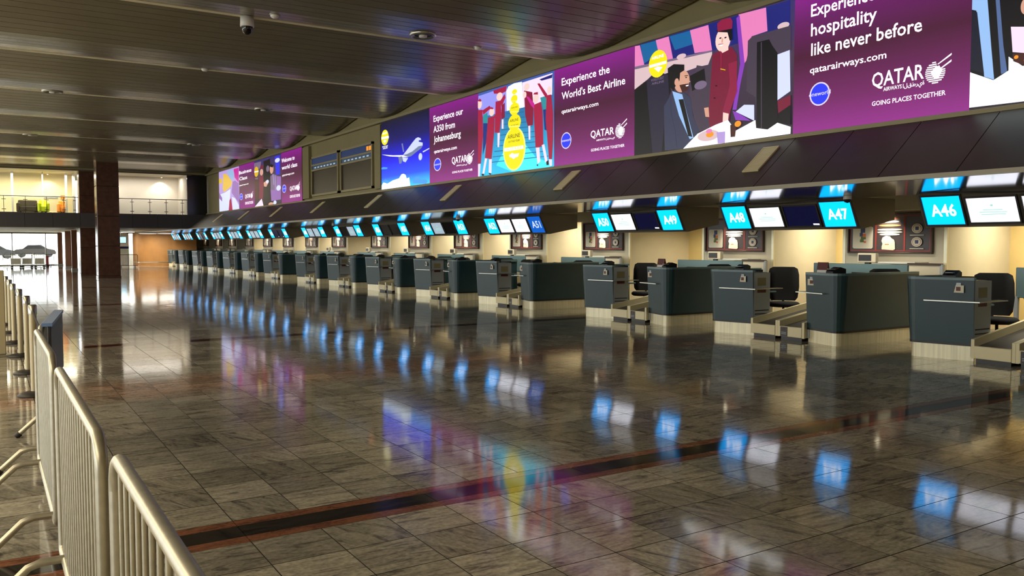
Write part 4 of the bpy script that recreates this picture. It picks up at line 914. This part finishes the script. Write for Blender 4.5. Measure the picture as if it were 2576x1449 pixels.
# rooms on the bridge
rm = MB(); rm.box(-14, 4.1, 50.6, 50.8, 3.1, 5.3); structure('room_wall_warm', rm, M['room_y']).name = 'wall_room_left'
rm = MB(); rm.box(4.9, 9.5, 49.6, 49.8, 3.1, 5.3); rm.box(9.2, 9.3, 47.2, 49.6, 3.1, 5.3); rm.box(4.9, 5.0, 47.2, 49.6, 3.1, 5.3); structure('wall_room_right', rm, M['room_w'])
structure('ceiling_3', MB().box(-14, 10.2, 47.2, 54, 5.24, 5.3), M['cream'])
structure('wall_corner', MB().box(9.2, 10.2, 47.05, 47.15, 3.1, 5.24), M['mon_black'])
area('room_light', (2.0, 48.8, 5.1), 3.8, 260, (1, .92, .68), sy=1.2)
area('room_light', (-5.0, 48.8, 5.1), 8, 240, (1, .92, .68), sy=1.2)
area('room_light', (7.2, 48.6, 5.15), 3.6, 70, (1, .93, .82), sy=.6)
for x, y, p in ((2.9, 50.1, 60), (8.3, 49.2, 80), (5.7, 49.2, 50)):
    spot('wall_washer', (x, y, 5.18), (x, y + .4, 3.6), p, (1, .93, .78), 100, .5, .03)
    t = thing('ceiling_spotlight', (x, y, 5.24), 'small spotlight on the room ceiling %s' % ({2.9: 'over the warm yellow wall', 8.3: 'at the right of the pale room', 5.7: 'just right of the near column'}[x]), 'lamp')
    MB().lathe([(.05, 0), (.05, -.05), (.035, -.05)], n=12).build('lamp_body', M['white'], t)
    MB().lathe([(.034, -.045), (.034, -.052)], n=12).build('lens', M['lamp'], t)
# window posts of the warm room
for i, (x, w, mm) in enumerate(((1.22, .10, 'white'), (2.50, .05, 'pale'), (3.52, .10, 'white'), (3.86, .14, 'white'))):
    t = thing('window_post', (x * 1.04, 49.1, 3.1), '%s white window post in front of the warm yellow room' % ['leftmost', 'thin second', 'third', 'rightmost'][i], 'post', 'window posts of the warm room')
    MB().bbox(-w / 2, w / 2, -.04, .04, 0, 2.13, .006).build('post_profile', M[mm], t)
    MB().box(-w / 2 - .02, w / 2 + .02, -.06, .06, 0, .03).build('foot_plate', M['steel'], t)
# glass railing
def railing(x0, x1, xs, label):
    t = thing('glass_railing', ((x0 + x1) / 2, 47.12, 3.12), label, 'railing', 'glass railings on the footbridge')
    o = (x0 + x1) / 2
    MB().tube([(x0 - o, 0, .78), (x1 - o, 0, .78)], .022, 8).build('handrail', M['steel'], t)
    for x in xs:
        p = MB().box(x - o - .012, x - o + .012, -.012, .012, 0, .76).build('baluster', M['black'], t)
        MB().box(x - o - .09, x - o + .09, -.02, .02, .60, .625).build('glass_clamp', M['black'], p)
        MB().box(x - o - .09, x - o + .09, -.02, .02, .12, .15).build('glass_clamp', M['black'], p)
    e = [x0] + list(xs) + [x1]
    for a, b in zip(e, e[1:]):
        if b - a > .15: MB().box(a - o + .03, b - o - .03, -.005, .005, .06, .70).build('glass_pane', M['glass'], t)
railing(.3, 4.05, (.85, 1.75, 2.65, 3.4, 3.9), 'glass railing with a thin handrail before the warm yellow room')
railing(5.4, 9.3, (5.65, 6.5, 7.35, 8.15, 8.95), 'glass railing with a thin handrail before the pale room')
# seats on the bridge
def sofa(name, loc, w, m, label, back=True):
    t = thing(name, loc, label, 'seat')
    MB().bbox(-w / 2, w / 2, -.35, .35, .12, .40, .03).build('seat', M[m], t)
    MB().bbox(-w / 2, w / 2, .25, .42, .40, .72, .04).build('backrest', M[m], t)
    for s in (-1, 1): MB().bbox(s * w / 2 - .08, s * w / 2 + .08, -.35, .40, .12, .56, .03).build('armrest', M[m], t)
    for sx in (-1, 1):
        for sy in (-1, 1): MB().box(sx * (w / 2 - .1) - .02, sx * (w / 2 - .1) + .02, sy * .28 - .02, sy * .28 + .02, 0, .12).build('leg', M['black'], t)
sofa('sofa', (1.95, 49.6, 3.10), .85, 'sofa', 'dark sofa in the warm yellow room above the windows')
sofa('armchair', (2.62, 49.2, 3.10), .36, 'lime', 'bright lime armchair in the warm yellow room beside the dark sofa')
sofa('armchair', (3.5, 49.6, 3.10), .3, 'orange', 'small orange armchair in the warm yellow room near the column')
t = thing('wall_notice', (.6, 50.58, 3.9), 'orange notice on the warm room wall, leftmost', 'notice'); MB().bbox(-.12, .12, -.02, 0, 0, .2, .004).build('notice_board', M['orange'], t)
t = thing('wall_notice', (3.6, 50.58, 3.95), 'orange notice on the warm room wall near the column', 'notice'); MB().bbox(-.10, .10, -.02, 0, 0, .2, .004).build('notice_board', M['orange'], t)
t = thing('wall_notice', (3.05, 50.58, 3.97), 'grey strip notice left of the orange one on the warm wall', 'notice'); MB().bbox(-.32, .32, -.02, 0, 0, .1, .004).build('notice_board', M['grey'], t)

# ---------------------------------------------------------------- far end under the bridge
gf = MB()
for x in [-13 + 2.1 * i for i in range(9)]:
    gf.box(x - .03, x + .03, 70.0, 70.1, 0, 2.42)
gf.box(-14, 4.8, 70.0, 70.1, 0, .08); gf.box(-14, 4.8, 70.0, 70.1, 2.3, 2.42)
w1 = structure('window_1', gf, M['steel'])
for x in [-13 + 2.1 * i for i in range(8)]:
    MB().box(x + .04, x + 2.06, 70.04, 70.06, .08, 2.3).build('pane', M['glass'], w1)
for x in (4.9, 5.6): MB().box(x, x + .62, 70.04, 70.06, .1, 2.3).build('pane', M['glass'], w1)
MB().box(5.54, 5.6, 70.0, 70.1, 0, 2.42).build('mullion', M['steel'], w1)
structure('wall_far_right', MB().box(6.3, 16.5, 70.0, 70.2, 0, 2.42), M['room_w']).name = 'wall_far_right'
structure('ground_outside', MB().box(-80, 80, 70.7, 220, -.3, -.02), M['pale'])
# curved tan wall
cw = MB(); n = 14
o1 = [(9.33 + 2.2 * (1 - cos(radians(90 * i / n))), 66.0 - 1.2 * sin(radians(90 * i / n)) ) for i in range(n + 1)]
o1 = [(9.30, 69.9)] + o1 + [(13.2, 64.6)]
cw.loft([[(x, y, 0) for x, y in o1] + [(13.2, 69.9, 0)], [(x, y, 2.42) for x, y in o1] + [(13.2, 69.9, 2.42)]])
w2 = structure('wall_curved', cw, M['tan'])
for (xa, ya), (xb, yb) in zip(o1, o1[1:]):
    MB().hexa([(xa, ya - .02, .22), (xb, yb - .02, .22), (xb, yb + .01, .22), (xa, ya + .01, .22), (xa, ya - .02, .27), (xb, yb - .02, .27), (xb, yb + .01, .27), (xa, ya + .01, .27)]).build('rail_strip', M['steel'], w2)
# round ceiling lights beyond the bridge
for i, (x, y) in enumerate(((7.9, 66.0), (8.4, 64.0), (9.75, 63.5), (10.8, 62.8))):
    t = thing('round_ceiling_light', (x, y, 2.42 if x < 9.2 else 2.32), ['leftmost', 'second', 'third', 'rightmost'][i] + ' round white ceiling light beyond the footbridge', 'lamp', 'round ceiling lights beyond the footbridge')
    MB().lathe([(.62, 0), (.62, -.03), (.56, -.035)], n=28).build('ring', M['white'], t)
    MB().lathe([(.555, -.03), (.555, -.038)], n=28).build('diffuser', M['disc'], t)
t = thing('light_column', (8.75, 64.5, 0), 'tall narrow white lit panel beside the tan curved wall', 'light')
MB().bbox(-.13, .13, -.06, .06, 0, 2.3, .01).build('column_case', M['white'], t)
MB().box(-.11, .11, -.07, -.06, 1.35, 2.28).build('lit_panel', M['tube_light'], t)
# screens and a board on a stand behind a low barrier
t = thing('hanging_screen', (8.0, 63.5, 1.62), 'bright cyan lit screen far behind the near column', 'screen')
MB().bbox(-.34, .34, -.03, .03, 0, .45, .01).build('screen_case', M['black'], t)
MB().box(-.31, .31, -.04, -.03, .03, .42).build('lit_face', M['day_screen'], t)
MB().box(-.02, .02, -.02, .02, .45, .80).build('hanger', M['steel'], t)
t = thing('standing_board', (8.02, 62.5, 0), 'cream board with a navy header standing far behind the near column', 'sign')
MB().bbox(-.33, .33, -.02, .02, .92, 1.25, .006).build('board_face', M['pale'], t)
MB().bbox(-.33, .33, -.025, .02, 1.25, 1.40, .006).build('navy_header', M['navy'], t)
for s in (-1, 1): MB().box(s * .28 - .02, s * .28 + .02, .02, .05, 0, 1.4).build('leg', M['steel'], t)

def barrier_simple(name, loc, L_, label, m='steel', n=16, h=1.0, rz=0):
    t = thing(name, loc, label, 'barrier', None, rz)
    MB().tube([(0, 0, .12), (0, 0, h - .05), (.05, 0, h), (L_ - .05, 0, h), (L_, 0, h - .05), (L_, 0, .12)], .02, 6, closed=True).build('frame', M[m], t)
    for i in range(1, n): MB().box(L_ * i / n - .008, L_ * i / n + .008, -.008, .008, .13, h - .01).build('bar', M[m], t)
    for x in (.2, L_ - .2): MB().box(x - .02, x + .02, -.25, .25, 0, .12).build('foot', M[m], t)
barrier_simple('dark_barrier', (7.5, 61.5, 0), 1.25, 'dark railing barrier in front of the cream board far away', 'black', 16, .85)
barrier_simple('low_barrier', (.95, 60.0, 0), 2.2, 'low pale barrier before the bright windows, left', 'steel', 10, .85)
barrier_simple('low_barrier', (2.75, 66.0, 0), 1.3, 'low dark barrier before the bright windows, beside the slim pillars', 'black', 10, .85)
t = thing('red_panel', (3.72, 67.0, 0), 'small red panel standing by the slim pillars', 'sign')
MB().bbox(-.08, .08, -.03, .03, .12, .75, .01).build('panel', M['red'], t); MB().box(-.1, .1, -.1, .1, 0, .12).build('foot', M['black'], t)
def trolley(x, y, label):
    t = thing('luggage_trolley', (x, y, 0), label, 'trolley', 'luggage trolleys before the windows')
    MB().box(-.3, .3, -.4, .4, .16, .20).build('platform', M['steel'], t)
    MB().tube([(-.28, .4, .2), (-.28, .5, .95), (.28, .5, .95), (.28, .4, .2)], .02, 6).build('handle', M['steel'], t)
    MB().box(-.26, .26, .38, .42, .22, .62).build('advert_panel', M['pale'], t)
    for sx, sy in ((-.25, -.3), (.25, -.3), (-.25, .3), (.25, .3)): MB().lathe([(.02, 0), (.07, .03), (.07, .11), (.02, .16)], (sx, sy, 0), 8).build('wheel', M['black'], t)
trolley(1.75, 64.0, 'leftmost luggage trolley before the windows'); trolley(2.4, 64.4, 'middle luggage trolley before the windows'); trolley(3.1, 64.0, 'rightmost luggage trolley before the windows')
def car(x, y, rz, label, m):
    t = thing('parked_car', (x, y, 0), label, 'car', 'cars outside the windows', rz)
    sec = [(-2.1, .35), (-2.1, .75), (-1.9, .9), (-1.2, 1.0), (-.7, 1.42), (.6, 1.45), (1.3, 1.0), (2.0, .85), (2.15, .6), (2.1, .35)]
    MB().loft([[(x_, -.82, z) for x_, z in sec], [(x_, -.86 + .02, min(z, 2)) for x_, z in sec], [(x_, .84, z) for x_, z in sec]]).build('body', M[m], t)
    for s in (-1, 1):
        MB().hexa([(-1.1, s * .85, 1.0), (1.1, s * .85, 1.0), (.5, s * .85, 1.36), (-.65, s * .85, 1.36), (-1.1, s * .86, 1.0), (1.1, s * .86, 1.0), (.5, s * .86, 1.36), (-.65, s * .86, 1.36)]).build('side_window', M['mon_black'], t)
        for x_ in (-1.35, 1.4):
            ring = [[(x_ + .33 * cos(a), s * d, .33 + .33 * sin(a)) for a in [2 * pi * i / 14 for i in range(14)]] for d in (.70, .88)]
            MB().loft(ring).build('wheel', M['black'], t)
car(.6, 104, .1, 'dark parked car outside the far windows, left', 'black'); car(5.0, 112, -.1, 'dark parked car outside the far windows, right', 'board_dark')

# ---------------------------------------------------------------- crowd barriers and rope posts on the left
def crowd_barrier(x, ya, yb, label, x2=None, h=1.02, feet=(.15, .15)):
    L_ = yb - ya; rz = -math.atan2((x2 or x) - x, L_)
    t = thing('crowd_barrier', (x, ya, 0), label, 'barrier', 'galvanised crowd barriers in a row', rz)
    r = .10; z0 = .16; pts = []
    for cx, cz, a0 in ((L_ - r, h - r, 0), (r, h - r, 90), (r, z0 + r * .3, 180), (L_ - r, z0 + r * .3, 270)):
        rr = r if cz > .5 else r * .3; cc = cx if cz > .5 else (rr if cx < L_ / 2 else L_ - rr)
        for k in range(6):
            a = radians(a0 + 18 * k); pts.append((0, cc + rr * cos(a), cz + rr * sin(a)))
    MB().tube(pts, .0195, 10, closed=True).build('frame', M['galv'], t)
    n = max(4, int(round(L_ / .098)))
    zt = h - .01
    bm = MB().tube([(0, 0, z0), (0, 0, zt)], .0075, 6).mesh('bar', M['galv'])
    for i in range(1, n):
        y = L_ * i / n
        if .06 < y < L_ - .06: link('bar', bm, t, (0, y, 0))
    for y in (feet[0], L_ - feet[1]):
        pth = []
        for s in (-1, 1):
            seg = [(s * .02, y, .165), (s * .10, y, .165), (s * .15, y, .15), (s * .29, y, .022)]
            pth.append(seg)
        p = pth[0][::-1] + pth[1]
        f = MB().tube(p, .019, 8).build('foot', M['galv'], t)
        for s in (-1, 1): MB().tube([(s * .275, y, .035), (s * .305, y, .008)], .024, 8).build('rubber_cap', M['base'], f)
    hk = MB(); hk.tube([(0, L_ + .0, .70), (0, L_ + .05, .72), (0, L_ + .05, .64)], .008, 6); hk.tube([(0, L_, .36), (0, L_ + .05, .38), (0, L_ + .05, .30)], .008, 6); hk.build('hook', M['galv'], t)
    return t
crowd_barrier(.29, .45, 2.52, 'nearest galvanised crowd barrier, cut by the bottom frame edge')
crowd_barrier(.275, 2.72, 4.42, 'second galvanised crowd barrier from the camera, densely barred')
crowd_barrier(.28, 4.85, 6.42, 'third galvanised crowd barrier, its far end before the dark board')
crowd_barrier(.31, 6.56, 8.1, 'farthest galvanised crowd barrier, carrying the dark board', .50)
t = thing('dark_sign_board', (.345, 6.45, .60), 'dark board with a blue upper edge hung on the farthest crowd barrier', 'sign', None, -math.atan2(.16, 1.3))
MB().bbox(.0, .022, 0, 1.28, 0, .44, .004).build('board', mat('dark_board', (44, 46, 56), .4), t)
MB().box(-.035, .03, 0, 1.28, .44, .462).build('blue_edge', mat('blue_edge', (120, 150, 205), .35), t)
for y in (.2, 1.0): MB().tube([(-.06, y, .42), (-.02, y, .46), (.0, y, .43)], .006, 6).build('clip', M['steel'], t)
POSTS = [(.41, 10.12), (.42, 11.9), (.40, 13.74), (.37, 15.6), (.36, 17.4), (.34, 19.2)]
def rope_post(x, y, label):
    t = thing('rope_post', (x, y, 0), label, 'post', 'cream belt posts in a row')
    MB().lathe([(.02, .0), (.165, 0), (.165, .012), (.13, .035), (.05, .05), (.02, .05)], n=20).build('base', M['base'], t)
    MB().lathe([(.036, .04), (.036, .92)], n=14).build('post', M['post'], t)
    MB().lathe([(.041, .86), (.041, .95), (.03, .96), (.001, .96)], n=14).build('belt_head', M['steel'], t)
    return t
for i, (x, y) in enumerate(POSTS): rope_post(x, y, ['nearest', 'second', 'third', 'fourth', 'fifth', 'farthest'][i] + ' cream belt post of the row behind the crowd barriers')
def belt(a, b, sag, label):
    t = thing('barrier_belt', a, label, 'belt', 'dark belts between the posts')
    n = 10; A = Vector(a); B = Vector(b); pts = [(B - A) * (i / n) - Vector((0, 0, sag * 4 * (i / n) * (1 - i / n))) for i in range(n + 1)]
    MB().loft([[(p.x - .002, p.y, p.z - .024), (p.x + .002, p.y, p.z - .024), (p.x + .002, p.y, p.z + .024), (p.x - .002, p.y, p.z + .024)] for p in pts]).build('webbing', M['black_m'], t)
for i, ((x0, y0), (x1, y1)) in enumerate(zip(POSTS, POSTS[1:])):
    belt((x0, y0 + .045, .9), (x1, y1 - .045, .9), .06, 'dark belt between the %s posts' % ['nearest and second', 'second and third', 'third and fourth', 'fourth and fifth', 'fifth and farthest'][i])
belt((.41, 10.07, .9), (.50, 8.12, .93), .16, 'sagging dark belt from the nearest post to the farthest crowd barrier')
t = thing('square_post', (.17, 13.9, 0), 'thick cream square post at the left frame edge beside the belt posts', 'post')
MB().bbox(-.055, .055, -.055, .055, .03, 1.22, .01).build('shaft', M['post'], t); MB().bbox(-.12, .12, -.12, .12, 0, .03, .005).build('foot_plate', M['steel'], t)

# ---------------------------------------------------------------- things on the ceilings
def ceiling_fitting(kind, x, y, label):
    z = ceil_z(y) - .003
    t = thing(kind, (x, y, z), label, 'ceiling fitting')
    if kind == 'recessed_fitting':
        MB().lathe([(.24, .0), (.24, -.03), (.20, -.045), (.17, -.02), (.10, -.01)], n=24).build('ring', M['steel'], t)
        MB().lathe([(.16, -.005), (.16, -.018)], n=20).build('dark_opening', M['black'], t)
        MB().lathe([(.075, -.015), (.07, -.05), (.03, -.055)], n=14).build('bulb', M['white'], t)
    else:
        MB().lathe([(.07, 0), (.07, -.025), (.045, -.05), (.001, -.055)], n=16).build('detector_body', M['white'], t)
        MB().lathe([(.09, .0), (.09, -.008)], n=16).build('mounting_ring', M['steel'], t)
ceiling_fitting('recessed_fitting', 6.75, 13.75, 'large unlit round ceiling fitting, nearest, upper middle of the photo')
ceiling_fitting('recessed_fitting', 1.53, 23.75, 'unlit round ceiling fitting at the left of the ceiling')
ceiling_fitting('recessed_fitting', 1.46, 33.6, 'small far unlit round ceiling fitting at the left')
ceiling_fitting('recessed_fitting', 6.72, 23.8, 'unlit round ceiling fitting in the middle of the ceiling')
ceiling_fitting('recessed_fitting', 6.84, 33.6, 'far unlit round ceiling fitting right of the columns')
ceiling_fitting('smoke_detector', 4.15, 13.95, 'small round smoke detector right of the white dome camera')
ceiling_fitting('smoke_detector', 8.2, 14.3, 'small round detector near the wave edge above the advertisements')
ceiling_fitting('smoke_detector', 4.19, 19.3, 'small round smoke detector on the second wave edge')
t = thing('dome_camera', (3.86, 14.55, LIPZ - .03), 'white dome camera hanging from the nearest ceiling wave', 'camera')
MB().lathe([(.05, .03), (.05, 0), (.11, -.005), (.115, -.16), (.10, -.165)], n=20).build('white_housing', M['white'], t)
MB().lathe([(.095, -.16), (.093, -.20), (.07, -.26), (.03, -.29), (.001, -.295)], n=20).build('dark_dome', mat('dark_dome', (10, 10, 12), .08), t)
for i, (x, y) in enumerate(((11.0, 8.05), (11.0, 20.3), (11.0, 30.0))):
    zc = 2.365 - (x - 9.22) * .0305
    t = thing('small_dome_camera', (x, y, zc), ['small dome camera on the glossy soffit beside the A47 sign', 'small dome camera on the glossy soffit above the A54 unit', 'small dome camera on the glossy soffit above the A58 unit'][i], 'camera', 'dome cameras under the soffit')
    MB().lathe([(.06, .0), (.06, -.05)], n=14).build('white_housing', M['white'], t)
    MB().lathe([(.055, -.05), (.045, -.09), (.001, -.105)], n=14).build('dark_dome', M['black'], t)

t = thing('waste_bin', (13.05, 6.30, 0), 'grey metal waste bin behind the chair at the A46 desk', 'bin')
MB().lathe([(.10, 0), (.115, .01), (.12, .58), (.12, .60)], n=20).build('bin_body', M['steel'], t)
MB().lathe([(.124, .58), (.128, .60), (.124, .62), (.10, .62), (.10, .58)], n=20).build('rim', M['grey'], t)
